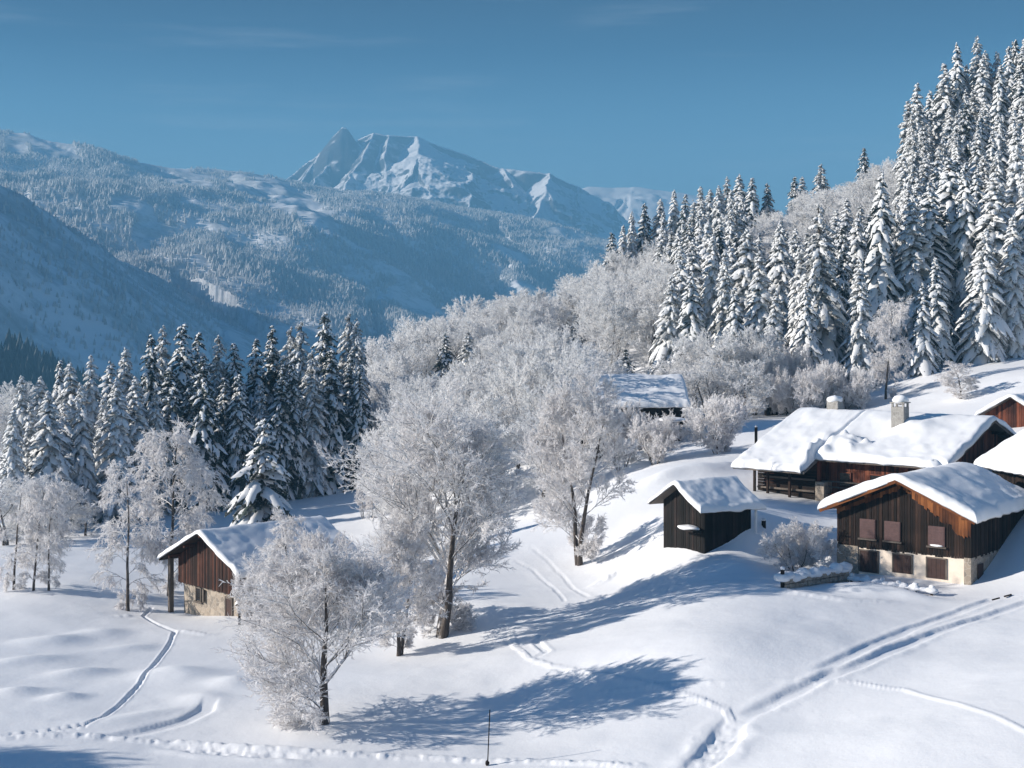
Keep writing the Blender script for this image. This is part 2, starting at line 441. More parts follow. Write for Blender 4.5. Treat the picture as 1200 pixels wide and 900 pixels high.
# ------------------------------------------------------------------ mountains
def tents(x, y, ridges):
    z = np.full(x.shape, -1e9); dist = np.full(x.shape, 1e9)
    for pts, sl in ridges:
        for a, b in zip(pts[:-1], pts[1:]):
            tx, ty = b[0] - a[0], b[1] - a[1]; L2 = tx * tx + ty * ty + 1e-9
            s = np.clip(((x - a[0]) * tx + (y - a[1]) * ty) / L2, 0, 1)
            d = np.hypot(x - a[0] - s * tx, y - a[1] - s * ty)
            h = a[2] + s * (b[2] - a[2]) - sl * d
            k = h > z
            z = np.where(k, h, z); dist = np.where(k, d, dist)
    return z, dist
def pxl(l): return [W(u, v, d) for u, v, d in l]
class Mount:
    def __init__(s, ridges, amp, sc, rid=0., floor=-262., near=300., keep=.1, warp=30.):
        s.warp = warp
        s.r = ridges; s.amp = amp; s.sc = sc; s.rid = rid; s.floor = floor; s.near = near; s.keep = keep
    def z(s, x, y):
        w = s.warp
        xw = x + w * (fbm(x / (w * 8), y / (w * 8), 2) + .5 * fbm(x / (w * 2.5) + 31, y / (w * 2.5), 2)); yw = y + w * (fbm(x / (w * 8) + 50, y / (w * 8) + 9, 2) + .5 * fbm(x / (w * 2.5), y / (w * 2.5) + 77, 2))
        z, d = tents(xw, yw, s.r)
        k = s.keep + (1 - s.keep) * np.clip(d / s.near, 0, 1)
        z = z + k * (s.amp * fbm(x / s.sc, y / s.sc, 6, .52) + s.rid * ridged(x / (s.sc * 1.3) + 3, y / (s.sc * 1.3), 5))
        return np.maximum(z, s.floor)
    def mesh(s, name, u0, u1, nu, d0, d1, nd, mat, label):
        us = np.linspace(u0, u1, nu); ds = np.linspace(d0, d1, nd)
        U, D = np.meshgrid(us, ds)
        x = ((U - CU) / FPX * D).ravel(); y = D.ravel(); z = s.z(x, y)
        gi = np.arange(nu * nd).reshape(nd, nu)
        q = np.stack([gi[:-1, :-1], gi[:-1, 1:], gi[1:, 1:], gi[1:, :-1]], -1).reshape(-1, 4)
        o = link(name, mesh_np(name, np.c_[x, y, z], [q], [mat], True))
        tag(o, label, kind='structure')
        return o
crest = pxl([(-700,170,4200),(-300,150,4200),(-100,150,4250),(0,153,4300),(30,156,4300),(60,164,4300),(100,170,4300),(130,181,4350),(160,189,4400),(200,195,4400),(240,197,4500),(270,200,4500),
             (310,206,4550),(340,212,4600),(390,226,4700),(440,232,4700),(480,236,4750),(520,243,4800),(560,249,4800),(600,256,4850),(640,264,4900),(680,277,4900),(720,296,4900),(800,330,5000),(950,420,5000)])
MT1 = Mount([(crest, .30), (pxl([(60,164,4300),(110,230,3700),(190,330,2900),(260,400,2300)]), .42), (pxl([(330,210,4600),(370,265,4000),(440,340,3100),(500,400,2500)]), .40),
             (pxl([(560,249,4800),(590,300,4000),(620,350,3200)]), .40), (pxl([(200,195,4400),(240,270,3700),(330,350,2900)]), .42)], 105, 560, 40, near=420)
MT1.mesh('forested_mountain', -350, 1000, 620, 2000, 5600, 300, M_MT_FOREST, 'long forested mountainside under snow on the far side of valley')
SPUR = Mount([(pxl([(-500,-40,1500),(-350,50,1600),(-150,150,1750),(0,224,2000),(60,262,2150),(130,300,2400),(230,352,2800),(300,392,3200),(350,425,3500)]), .80)], 26, 420, 10, near=300)
SPUR.mesh('shaded_spur', -560, 420, 360, 1300, 3700, 300, M_MT_SPUR, 'smooth mountain spur lying in blue shade on the left')
def pxf(l): return [W(u, v, d * .72) for u, v, d in l]
pk = pxf([(260,262,8300),(300,238,8300),(339,204,8400),(362,188,8450),(381,181,8500),(391,166,8500),(396,153,8500),(400,149,8500),(405,150,8500),(409,160,8500),(414,167,8500),(424,162,8550),(437,156,8600),(456,158,8600),(487,160,8700),
          (525,174,8700),(567,190,8700),(592,197,8650),(617,200,8600),(642,202,8600),(660,211,8600),(675,218,8650),(700,238,8700),(720,246,8700),(760,280,8700)])
MT2 = Mount([(pk, 1.25), (pxf([(396,154,8500),(400,148,8500),(405,150,8500)]), 3.0), (pxf([(391,180,8470),(376,206,8150),(335,250,7600)]), .85), (pxf([(372,182,8470),(345,222,8150),(318,256,7800)]), .8), (pxf([(437,156,8600),(418,200,8150),(388,262,7500)]), .80),
             (pxf([(456,158,8600),(452,205,8150),(430,268,7500)]), .75), (pxf([(487,160,8700),(492,180,8400),(489,212,8000),(470,272,7400)]), .52), (pxf([(339,204,8400),(310,240,8000)]), .7),
             (pxf([(642,202,8600),(640,225,8200),(622,262,7700),(596,290,7300)]), .64), (pxf([(675,218,8650),(690,250,8200),(680,290,7600)]), .7), (pxf([(592,197,8650),(596,215,8450),(572,270,7600)]), .72), (pxf([(545,185,8750),(556,230,8350),(556,290,7700)]), .5)], 40, 190, 45, near=230, keep=.12, floor=-262)
MT2.mesh('rocky_peak', 200, 860, 560, 4750, 6800, 340, M_MT_PEAK, 'jagged snowy peak with a rock tooth on its left shoulder')
MT3 = Mount([(pxf([(600,300,9800),(660,235,9800),(690,219,9800),(720,220,9800),(745,218,9800),(770,222,9800),(800,226,9800),(840,235,9800),(900,262,9800),(1000,330,9800)]), .42),
             (pxf([(745,218,9800),(722,250,9200),(700,290,8600)]), .5), (pxf([(770,222,9800),(735,265,9000),(700,300,8500)]), .5)], 44, 360, 24, near=290)
MT3.mesh('snow_ridge', 560, 1060, 240, 5800, 7650, 120, M_MT_RIDGE, 'pale snow ridge closing the valley behind the hillside forest')
HILL = Mount([(pxl([(-300,370,1150),(-120,396,1200),(0,408,1250),(30,422,1270),(62,448,1290),(100,500,1300)]), .5)], 12, 120, 0, near=80)
HILL.mesh('wooded_hill', -400, 130, 160, 1000, 1450, 110, M_HILL, 'dark wooded hill at the left beyond the spruce row')
gx = np.linspace(-5800, 5800, 60); gy = np.linspace(-400, 8700, 60)
GX, GY = np.meshgrid(gx, gy)
gi = np.arange(3600).reshape(60, 60)
q = np.stack([gi[:-1, :-1], gi[:-1, 1:], gi[1:, 1:], gi[1:, :-1]], -1).reshape(-1, 4)
o = link('valley_floor', mesh_np('valley_floor', np.c_[GX.ravel(), GY.ravel(), -258 + 3 * fbm(GX.ravel() / 900, GY.ravel() / 900, 3)], [q], [M_MT_SPUR], True))
tag(o, 'valley floor under snow and scattered woods', kind='structure')

# far-off wood on the mountainsides: one mass of tens of thousands of small trees
def far_wood(name, label, mt, n, u0, u1, d0, d1, h, mat, gaps=(), dens=None, seed=1):
    rs = np.random.RandomState(seed)
    u = rs.uniform(u0, u1, n); d = np.sqrt(rs.uniform(d0 * d0, d1 * d1, n))
    x = (u - CU) / FPX * d; z = mt.z(x, d)
    v = HOR - FPX * z / d
    keep = z > mt.floor + 2
    for gu, gv, ru, rv, an in gaps:      # open alps without trees
        a = math.radians(an); du = u - gu; dv = v - gv
        p = du * math.cos(a) + dv * math.sin(a); q = -du * math.sin(a) + dv * math.cos(a)
        rr = (p / ru) ** 2 + (q / rv) ** 2 + 1.4 * fbm(x / 90, d / 90, 3)
        keep &= ~(rr < 1)
    if dens: keep &= (fbm(x / dens, d / dens, 4) > -.44) & (rs.rand(n) < .78 + 1.2 * fbm(x / 90 + 9, d / 90, 3))
    x, y, z = x[keep], d[keep], z[keep]; m = len(x)
    H = h * rs.uniform(.5, 1.35, m) * (1 + .7 * fbm(x / 260 + 4, y / 260, 2)); R = H * rs.uniform(.2, .3, m)
    ang = np.arange(5) / 5 * 6.283
    a = ang[None, :] + rs.rand(m, 1) * 6.28
    ring = np.stack([x[:, None] + R[:, None] * np.cos(a), y[:, None] + R[:, None] * np.sin(a), np.repeat((z + H * .08)[:, None], 5, 1) + 0 * a], -1)
    tip = np.stack([x, y, z + H], -1)[:, None, :]
    V = np.concatenate([ring, tip], 1).reshape(-1, 3)
    b = np.arange(m)[:, None] * 6
    F = np.concatenate([np.stack([b[:, 0] + i, b[:, 0] + (i + 1) % 5, b[:, 0] + 5], -1) for i in range(5)])
    o = link(name, mesh_np(name, V, [F], [mat], False))
    tag(o, label, kind='stuff', cat='wood')
GAPS = [(62,174,34,11,20), (20,168,16,14,40), (205,207,40,10,18), (250,266,42,5,0), (330,232,62,17,22), (370,262,34,9,15), (290,214,30,9,10), (525,262,16,6,0), (150,193,22,4,15), (285,283,24,3,5), (455,318,30,5,20), (600,300,18,5,30)]
far_wood('mountain_forest', 'rime-covered forest clothing the mountainside across the valley', MT1, 130000, -80, 800, 2500, 4900, 11, M_FARTREE, GAPS, 210, 3)
far_wood('spur_woods', 'shaded woods clothing the mountain spur at the left', SPUR, 14000, -150, 400, 1500, 3400, 8, M_FARTREE, (), 150, 4)
far_wood('hill_woods', 'dark conifer wood on the hill beyond the spruce row', HILL, 3200, -250, 120, 1020, 1420, 15, M_DARKTREE, (), None, 5)

# ------------------------------------------------------------------ spruces
def tubes(P, R, sides):
    Nn, K, _ = P.shape
    T = np.gradient(P, axis=1); T /= np.linalg.norm(T, axis=2, keepdims=True) + 1e-9
    T0 = T.mean(1, keepdims=True)
    ref = np.where(np.abs(T0[..., 2:3]) < .8, np.array([0, 0, 1.0]), np.array([1.0, 0, 0]))
    B1 = np.cross(T, ref + 0 * T); B1 /= np.linalg.norm(B1, axis=2, keepdims=True) + 1e-9
    B2 = np.cross(T, B1)
    a = np.arange(sides) / sides * 2 * math.pi
    V = P[:, :, None, :] + R[:, :, None, None] * (np.cos(a)[None, None, :, None] * B1[:, :, None, :] + np.sin(a)[None, None, :, None] * B2[:, :, None, :])
    idx = np.arange(Nn * K * sides).reshape(Nn, K, sides)
    nx = np.roll(idx, -1, 2)
    F = np.stack([idx[:, :-1], nx[:, :-1], nx[:, 1:], idx[:, 1:]], -1).reshape(-1, 4)
    return V.reshape(-1, 3), F

def spruce(seed, H=22., R=3.3, snow=.7, bare=.06, droop=.55, per=7, gap=.5, rimed=False, fat=1.0, bw=1.0):
    rs = np.random.RandomState(seed)
    # trunk
    zt = np.linspace(-1.2, H * .97, 9)
    P = np.stack([.08 * np.sin(zt * .3 + seed), .08 * np.cos(zt * .23 + seed), zt], -1)[None]
    Rr = (.016 * H * (1 - np.clip(zt, 0, None) / H) ** .8 + .025)[None]
    Vt, Ft = tubes(P, Rr, 8)
    trunk = mesh_np('spruce_trunk', Vt, [Ft], [M_BARKS], True)
    # boughs
    zs = []; z = H * bare + .3
    while z < H * .985:
        t = z / H
        k = max(3, int(round(per * (1 - .45 * t))))
        a0 = rs.rand() * 6.28
        for i in range(k):
            zs.append((z + rs.uniform(-.6, .6) * gap, a0 + i * 6.283 / k + rs.uniform(-.45, .45)))
        z += gap * (1 - .45 * t) * rs.uniform(.8, 1.2)
    zs = np.array(zs); nb = len(zs)
    t = np.clip(zs[:, 0] / H, 0, .995)
    prof = (1 - t) ** .72 * np.clip(.62 + 2.2 * (t - bare), 0, 1)
    L = R * prof * rs.uniform(.72, 1.12, nb) + .22
    # lopsided tiers
    L *= 1 + .16 * np.sin(zs[:, 1] * 2 + zs[:, 0] * 1.7 + seed)
    K = 8
    s = np.linspace(0, 1, K)[None, :]
    ca, sa = np.cos(zs[:, 1])[:, None], np.sin(zs[:, 1])[:, None]
    up = (.35 * t - .12)[:, None] + rs.uniform(-.08, .1, (nb, 1))
    dr = (droop * (1.05 - .5 * t))[:, None] * rs.uniform(.7, 1.25, (nb, 1))
    r = L[:, None] * s * (1 - .20 * s)
    zc = zs[:, :1] + L[:, None] * (up * s - dr * s ** 1.45)
    side = rs.uniform(-.12, .12, (nb, 1)) * L[:, None] * s ** 2
    C = np.stack([r * ca - side * sa, r * sa + side * ca, zc], -1)            # (nb,K,3)
    lat = np.stack([-sa + 0 * s, ca + 0 * s, 0 * s + 0 * ca], -1)             # horizontal across the bough
    w = (.15 + .22 * L[:, None]) * np.clip(np.sin(math.pi * (.16 + .80 * s)), .1, 1) * .72 * bw
    jag = np.where(np.arange(K)[None, :] % 2 == 0, 1.18, .55) * rs.uniform(.7, 1.3, (nb, K))
    down = np.array([0, 0, -1.0])
    def ribbon(wid, sag, lift, jl, jr, crown):
        Lp = C + lat * (-wid * jl)[..., None] + down * (sag * jl - lift)[..., None]
        Rp = C + lat * (wid * jr)[..., None] + down * (sag * jr - lift)[..., None]
        Lm = C + lat * (-wid * .5)[..., None] + down * (sag * .3 - lift - crown * .8)[..., None]
        Rm = C + lat * (wid * .5)[..., None] + down * (sag * .3 - lift - crown * .8)[..., None]
        Cp = C + down * (-lift - crown)[..., None]
        return np.stack([Lp, Lm, Cp, Rm, Rp], 2)                               # (nb,K,5,3)
    def faces(nb_, K_, c_, base, drop=None):
        idx = base + np.arange(nb_ * K_ * c_).reshape(nb_, K_, c_)
        F = np.stack([idx[:, :-1, :-1], idx[:, 1:, :-1], idx[:, 1:, 1:], idx[:, :-1, 1:]], -1)
        if drop is not None: F = F[drop]
        return F.reshape(-1, 4)
    jl = jag; jr = np.where(np.arange(K)[None, :] % 2 == 1, 1.18, .55) * rs.uniform(.7, 1.3, (nb, K))
    zero = np.zeros_like(w)
    G = ribbon(w, w * .75 + .06, zero, jl, jr, zero)
    Vg = G.reshape(-1, 3); Fg = faces(nb, K, 5, 0)
    # hanging twigs below the bough
    m = nb * 6
    bi = np.repeat(np.arange(nb), 6); si = rs.uniform(.2, 1, m)
    k0 = np.clip((si * (K - 1)).astype(int), 0, K - 2); fr = (si * (K - 1) - k0)[:, None]
    base = C[bi, k0] * (1 - fr) + C[bi, k0 + 1] * fr
    lw = lat[bi, k0] * (rs.uniform(-1, 1, m) * w[bi, k0] * 1.1)[:, None]
    ln = rs.uniform(.25, .6, m) * (.35 + .18 * L[bi])
    dirv = np.stack([ca[bi, 0] * .25, sa[bi, 0] * .25, -np.ones(m)], -1)
    tw = np.stack([np.cos(rs.rand(m) * 6.28), np.sin(rs.rand(m) * 6.28), np.zeros(m)], -1) * (.09 + .04 * L[bi])[:, None]
    b0 = base + lw
    Vh = np.stack([b0 - tw, b0 + tw, b0 + dirv * ln[:, None]], 1).reshape(-1, 3)
    Fh = np.arange(m * 3).reshape(-1, 3) + len(Vg)
    crown = mesh_np('spruce_crown', np.r_[Vg, Vh], [Fg, Fh], [M_NEEDLE_W if rimed else M_NEEDLE], False)
    # snow pads lying on the boughs
    ws = w * (.55 + .5 * snow) * fat
    lump = .3 + .8 * rs.rand(nb, K) ** 1.5
    crownh = (.05 + .10 * fat + .035 * L[:, None]) * lump * np.clip(np.sin(math.pi * (.06 + .92 * s)), .12, 1)
    js, jt = rs.uniform(.55, 1.15, (nb, K)), rs.uniform(.55, 1.15, (nb, K))
    S = ribbon(ws, ws * .7 + .05, zero + .035, js, jt, crownh)
    dropf = rs.rand(nb, K - 1, 4) < (.35 + .75 * snow)
    on = rs.rand(nb, 1, 1) < (.5 + .6 * snow)
    Vs = S.reshape(-1, 3); Fs = faces(nb, K, 5, 0, dropf & on)
    snowm = mesh_np('spruce_snow', Vs, [Fs], [M_TSNOW], True)
    return dict(trunk=trunk, crown=crown, snow=snowm, H=H, Wd=2 * R)

SPR_D = [spruce(100 + i, 23, 4.6 + .35 * (i % 3), .56, .05, 1.15 + .1 * (i % 2), 7, .74 + .06 * (i % 3), i % 2 == 1, fat=1.1, bw=.95) for i in range(5)]           # dark, dusted
SPR_W = [spruce(200 + i, 23, 4.0 + .5 * (i % 4), .76 + .08 * (i % 3), .07, 1.15 + .12 * (i % 3), 7, .66 + .07 * (i % 3), i % 3 != 2, fat=1.2, bw=.95) for i in range(7)]   # heavily loaded
SPR_R = [spruce(300 + i, 20, 3.6 + .4 * i, .60, .06, 1.0, 7, .62, True, fat=1.1, bw=.95) for i in range(3)]    # rimed pale
SPR_HERO = spruce(405, 14.5, 5.0, .74, .04, 1.0, 7, .82, fat=1.35, bw=.8)

def place_spruce(proto, u, d, vtop=None, h=None, label='', group=None, wf=1.0, name='spruce_tree'):
    x = (u - CU) / FPX * d; z = gz(x, d)
    if h is None: h = (HOR - vtop) / FPX * d - z
    t = empty(name, (x, d, z), random.uniform(0, 6.28))
    k = h / proto['H']
    for nm, key in (('trunk', 'trunk'), ('crown', 'crown'), ('snow_load', 'snow')):
        o = link(nm, proto[key], t)
    kw = k ** .6 * wf * random.uniform(.82, 1.18)
    t.scale = (kw, kw * random.uniform(.9, 1.1), k); t.rotation_euler[0] = random.gauss(0, .018); t.rotation_euler[1] = random.gauss(0, .018)
    tag(t, label, 'spruce', group)
    return t
ORD = ['first', 'second', 'third', 'fourth', 'fifth', 'sixth', 'seventh', 'eighth', 'ninth', 'tenth', 'eleventh', 'twelfth', 'thirteenth', 'fourteenth', 'fifteenth', 'sixteenth',
       'seventeenth', 'eighteenth', 'nineteenth', 'twentieth', 'twenty-first', 'twenty-second', 'twenty-third', 'twenty-fourth', 'twenty-fifth', 'twenty-sixth', 'twenty-seventh', 'twenty-eighth', 'twenty-ninth', 'thirtieth',
       'thirty-first', 'thirty-second', 'thirty-third', 'thirty-fourth']

# left spruce row: tallest ones along its skyline
sky_left = [(24,440),(49,441),(67,420),(86,425),(109,414),(129,422),(150,407),(174,388),(187,381),(210,376),(232,386),(257,392),(277,399),(298,394),(319,382),(336,382),(351,376),(381,362),(407,366),(417,372)]
for i, (u, v) in enumerate(sorted(sky_left, key=lambda q: -q[0])):
    d = 176 + (u / 420) * 28 + random.uniform(-2, 5)
    pr = random.choice(SPR_D if u > 150 else SPR_W)
    place_spruce(pr, u, d, v, None, ('tall dark snow-dusted' if u > 150 else 'snow-laden') + f' spruce on the skyline of left spruce row, {ORD[i]} from its right end', 'spruces in the row behind the barn', 1.2)
front_left = [(14,476),(34,470),(58,458),(78,470),(98,446),(118,464),(140,442),(162,440),(182,452),(200,430),(222,440),(240,418),(262,440),(284,436),(305,446),(326,428),(346,420),(366,410),(390,405),(408,412),(422,425)]
for i, (u, v) in enumerate(sorted(front_left, key=lambda q: -q[0])):
    d = 165 + (u / 420) * 30 + random.uniform(-3, 2)
    pr = random.choice(SPR_D if u > 170 else SPR_W)
    place_spruce(pr, u, d, v, None, f'lower snowy spruce standing in front of left spruce row, {ORD[i]} from its right end', 'spruces in front of the left row', 1.25)
place_spruce(SPR_HERO, 303, 133, 488, None, 'young spruce bowed under thick snow pads just behind the left barn roof', None, 1.15)
# conifers in the frosted wood
CON = [(521, 232), (549, 230), (677, 262), (656, 285), (731, 205)]
for u, v, d, h, lab in ((521,390,232,9,'small dark spruce in the frosted wood, left of the pair'), (549,388,230,10,'small dark spruce in the frosted wood, right of the pair'),
                        (677,353,262,10.5,'lone dark spruce standing alone above the frosted wood'), (656,347,285,5,'tiny spruce tip on the skyline of the frosted wood'), (731,408,205,8,'small rounded spruce just behind the far house roof')):
    place_spruce(random.choice(SPR_D), u, d, v, None, lab, None, 1.25)

# hillside forest, right
front_right = [(785,322,212),(798,286,214),(812,318,205),(830,272,216),(850,292,208),(872,268,214),(893,292,206),(914,262,212),(936,282,204),(964,238,200),(985,262,206),(1003,250,212),(1029,198,204),(1050,236,208),(1072,232,204),(1092,212,206),(1112,182,210),(1136,190,206),(1164,203,202),(1183,168,208),(1203,190,204)]
for i, (u, v, d) in enumerate(front_right):
    pr = SPR_D[i % 4] if i in (9, 10, 13) else random.choice(SPR_W)
    place_spruce(pr, u, d - 4, v, None, ('dark' if i in (9, 10, 13) else 'heavily snowed') + f' tall spruce in the front rank of hillside forest, {ORD[i]} from its left end', 'front rank of the hillside forest', 1.35)
for i, (u, v, d) in enumerate([(1082,330,196),(1010,300,196),(948,330,196),(1100,300,200),(1150,268,198),(1190,250,199),(905,340,198),(862,335,199)]):
    place_spruce(random.choice(SPR_W), u, d - 5, v, None, f'shorter snowy spruce at the foot of hillside forest, {ORD[i]} built of its low edge'.replace(' built of its low edge', ' of the low ones by size'), 'low spruces at the forest foot', 1.15) if False else \
    place_spruce(random.choice(SPR_W), u, d - 5, v, None, 'shorter snowy spruce filling the foot of the hillside forest between taller trunks', 'low spruces at the forest foot', 1.15)
sky_right = [(717,271,322),(730,262,324),(742,246,326),(754,236,328),(771,233,328),(790,221,330),(800,226,326),(819,217,328),(832,222,326),(852,207,328),(866,203,326),(880,207,324),(899,213,326),
             (1077,95,285),(1092,128,290),(1101,95,292),(1109,72,290),(1123,48,292),(1145,41,294),(1158,70,292),(1171,58,294),(1188,48,294),(1199,42,292),(1212,50,292)]
for i, (u, v, d) in enumerate(sky_right):
    lab = (f'snowy spruce on the skyline of hillside forest, {ORD[i]} from its left end' if i < 13 else f'tall snowy spruce crowning the top right hill, {ORD[i - 13]} of them from the left')
    place_spruce(random.choice(SPR_W if i % 3 else SPR_D), u, d, v, None, lab, 'skyline spruces of the hillside forest', 1.25)
for i, (u, v, d) in enumerate([(932,205,330), (962,192,330), (1012,172,325), (940,207,332)]):
    place_spruce(SPR_D[i], u, d, v, None, f'small dark conifer on the bare-wood skyline, {ORD[i]} from the left', 'small conifers on the skyline', 1.3)
pts = []
def far_enough(x, y, r): return all((x - a) ** 2 + (y - b) ** 2 > r * r for a, b in pts)
tries = 0
while len(pts) < 165 and tries < 40000:
    tries += 1
    u = random.uniform(765, 1225); d = random.uniform(208, 300)
    lo = 208 if u > 900 else 214
    if d < lo: continue
    if u < 800 and d < 290 - (u - 765) * .8: continue
    if 870 < u < 1062 and d > 254: continue
    x = (u - CU) / FPX * d
    if not far_enough(x, d, 4.0): continue
    pts.append((x, d))
    zone = 'upper' if d > 262 else ('middle' if d > 234 else 'lower')
    side = 'left' if u < 900 else ('middle' if u < 1040 else 'right')
    place_spruce(random.choice(SPR_W * 3 + SPR_R * 2 + SPR_D), u, d, None, random.uniform(15, 22) * (.82 if 870 < u < 1062 else 1), f'snow-covered spruce in the close ranks of hillside forest, {zone} {side} stand', f'spruces of the {zone} {side} stand on the hillside', 1.25)

# ------------------------------------------------------------------ frosted broadleaf trees
def unit(v): return v / (np.linalg.norm(v, axis=-1, keepdims=True) + 1e-9)
def poly(start, dirs, L, K, rs, upc=.25, wig=.12):
    n = len(start); P = np.zeros((n, K, 3)); P[:, 0] = start; d = dirs.copy()
    for k in range(1, K):
        P[:, k] = P[:, k - 1] + d * (L / (K - 1))[:, None]
        d = unit(d + np.array([0, 0, upc / K]) + rs.normal(0, wig, (n, 3)))
    return P
def spawn(P, L, nchild, s0, s1, a0, a1, rs, bias=(0, 0, .2)):
    n, K, _ = P.shape
    pi = np.repeat(np.arange(n), nchild); m = len(pi)
    s = s0 + (s1 - s0) * (np.tile((np.arange(nchild) + .5) / nchild, n) + rs.uniform(-.5, .5, m) / nchild)
    s = np.clip(s, 0, .999); k = (s * (K - 1)).astype(int); f = (s * (K - 1) - k)[:, None]
    pos = P[pi, k] * (1 - f) + P[pi, k + 1] * f
    t = unit(P[pi, k + 1] - P[pi, k])
    r = unit(np.cross(t, rs.normal(size=(m, 3))))
    a = rs.uniform(a0, a1, m)[:, None]
    d = unit(t * np.cos(a) + r * np.sin(a) + np.array(bias))
    return pi, s, pos, d
def frost_tree(seed, H, Wd, kind='round', frost=None, n=(15, 8, 7, 9), tw=.026, low=.14):
    rs = np.random.RandomState(seed); frost = frost or M_FROST
    stems = {'round': 1, 'double': 2, 'tall': 2, 'slender': 1, 'shrub': 6}[kind]
    P0 = []; L0 = []
    for i in range(stems):
        a = rs.rand() * 6.28
        lean = {'round': .01, 'double': .12, 'tall': .14, 'slender': .04, 'shrub': .6}[kind]
        d = unit(np.array([[lean * math.cos(a), lean * math.sin(a), 1.0]]))
        L = H * {'round': .78, 'double': .82, 'tall': .82, 'slender': .92, 'shrub': .75}[kind] * rs.uniform(.85, 1)
        p = poly(np.array([[.16 * math.cos(a) * (stems > 1), .16 * math.sin(a) * (stems > 1), -.5]]), d, np.array([L + .5]), 9, rs, .15, .05 if kind != 'shrub' else .1)
        P0.append(p); L0.append(L)
    P0 = np.concatenate(P0); L0 = np.array(L0)
    r0 = H * {'round': .021, 'double': .013, 'tall': .014, 'slender': .012, 'shrub': .012}[kind]
    sK = np.linspace(0, 1, 9)[None]
    Vt, Ft = tubes(P0, r0 * (1 - sK) ** .8 + .015 + 0 * L0[:, None] + .35 * r0 * np.exp(-sK * 14), 7)
    trunk = mesh_np('frosted_trunk', Vt, [Ft], [M_BARK], True)
    # limbs fill an egg-shaped crown
    pi, s, pos, d = spawn(P0, L0, n[0], low, 1, .55, 1.15, rs, (0, 0, .25 if kind != 'slender' else .1))
    fl = np.clip(1 - s / .35, 0, 1) * (kind in ('round', 'double', 'tall'))
    d = unit(d + np.stack([d[:, 0] * fl * 1.2, d[:, 1] * fl * 1.2, -.20 * fl], -1))
    hz = pos[:, 2] / H
    env = np.sqrt(np.clip(1 - ((hz - .45) / .62) ** 2, .05, 1))
    L1 = Wd * .5 * env * rs.uniform(.75, 1.15, len(pos)) / (.35 + .75 * np.hypot(d[:, 0], d[:, 1])) * .92
    L1 = np.minimum(L1, np.maximum((H * 1.03 - pos[:, 2]) / np.maximum(d[:, 2] + .25, .25), .8))
    L1 *= np.clip(.55 + 1.9 * (pos[:, 2] / H), .55, 1)
    upc = {'slender': -.9, 'shrub': .3}.get(kind, .35)
    if kind in ('round', 'double', 'tall'):      # keep limbs inside an egg-shaped crown
        ra, rb_, hc = Wd * .5 * .92, H * .52, H * (.44 if kind == 'round' else .50)
        o = np.c_[pos[:, 0] / ra, pos[:, 1] / ra, (pos[:, 2] - hc) / rb_]; q = np.c_[d[:, 0] / ra, d[:, 1] / ra, d[:, 2] / rb_]
        A_ = (q * q).sum(1); B_ = (o * q).sum(1); C_ = (o * o).sum(1) - 1
        tt = (-B_ + np.sqrt(np.maximum(B_ * B_ - A_ * C_, 0))) / A_
        L1 = np.clip(tt * rs.uniform(.78, 1.0, len(tt)), H * .06, None)
    if kind in ('round', 'double', 'tall'): L1 *= np.clip((.72 if kind == 'round' else .45) + 2.2 * pos[:, 2] / H, .42, 1)
    P1 = poly(pos, d, L1, 7, rs, upc * (.6 if kind != 'slender' else 1), .10)
    rb = np.clip(L1 * .011, .02, .11)
    s7 = np.linspace(0, 1, 7)[None]
    V1, F1 = tubes(P1, rb[:, None] * (1 - .85 * s7) + .008, 5)
    pi, s, pos, d = spawn(P1, L1, n[1], .2, 1, .45, 1.0, rs, (0, 0, .12 if kind != 'slender' else -.25))
    L2 = L1[pi] * (.52 - .25 * s) * rs.uniform(.7, 1.25, len(s)) + .25
    P2 = poly(pos, d, L2, 5, rs, .25 if kind != 'slender' else -.9, .14)
    s5 = np.linspace(0, 1, 5)[None]
    V2, F2 = tubes(P2, (.012 + .008 * L2)[:, None] * (1 - .6 * s5), 4)
    pi, s, pos, d = spawn(P2, L2, n[2], .15, 1, .4, 1.0, rs, (0, 0, .1 if kind != 'slender' else -.35))
    L3 = L2[pi] * .5 * (1.1 - .5 * s) * rs.uniform(.6, 1.2, len(s)) + .16
    P3 = poly(pos, d, L3, 4, rs, .15 if kind != 'slender' else -.8, .16)
    s4 = np.linspace(0, 1, 4)[None]
    V3, F3 = tubes(P3, np.full((len(L3), 1), tw * .85) * (1 - .5 * s4), 3)
    pi, s, pos, d = spawn(P3, L3, n[3], .1, 1, .4, 1.15, rs, (0, 0, .08 if kind != 'slender' else -.4))
    L4 = rs.uniform(.14, .38, len(s)) * (H / 11) ** .35
    P4 = poly(pos, d, L4, 3, rs, .1, .18)
    V4, F4 = tubes(P4, np.array([[tw * .8, tw, tw * .35]]) * rs.uniform(.6, 1.45, (len(L4), 1)), 3)
    o1 = len(V1); o2 = o1 + len(V2); o3 = o2 + len(V3)
    crown = mesh_np('frosted_crown', np.r_[V1, V2, V3, V4], [F1, F2 + o1, F3 + o2, F4 + o3], [M_LIMB, frost], [True, True, False, False], [0, 0, 1, 1])
    V = np.r_[V3, V4]
    ext = np.percentile(V, 99.3, axis=0) - np.percentile(V, .7, axis=0)
    return dict(trunk=trunk, crown=crown, H=float(np.percentile(V[:, 2], 99.7)), Wd=float((ext[0] + ext[1]) / 2))

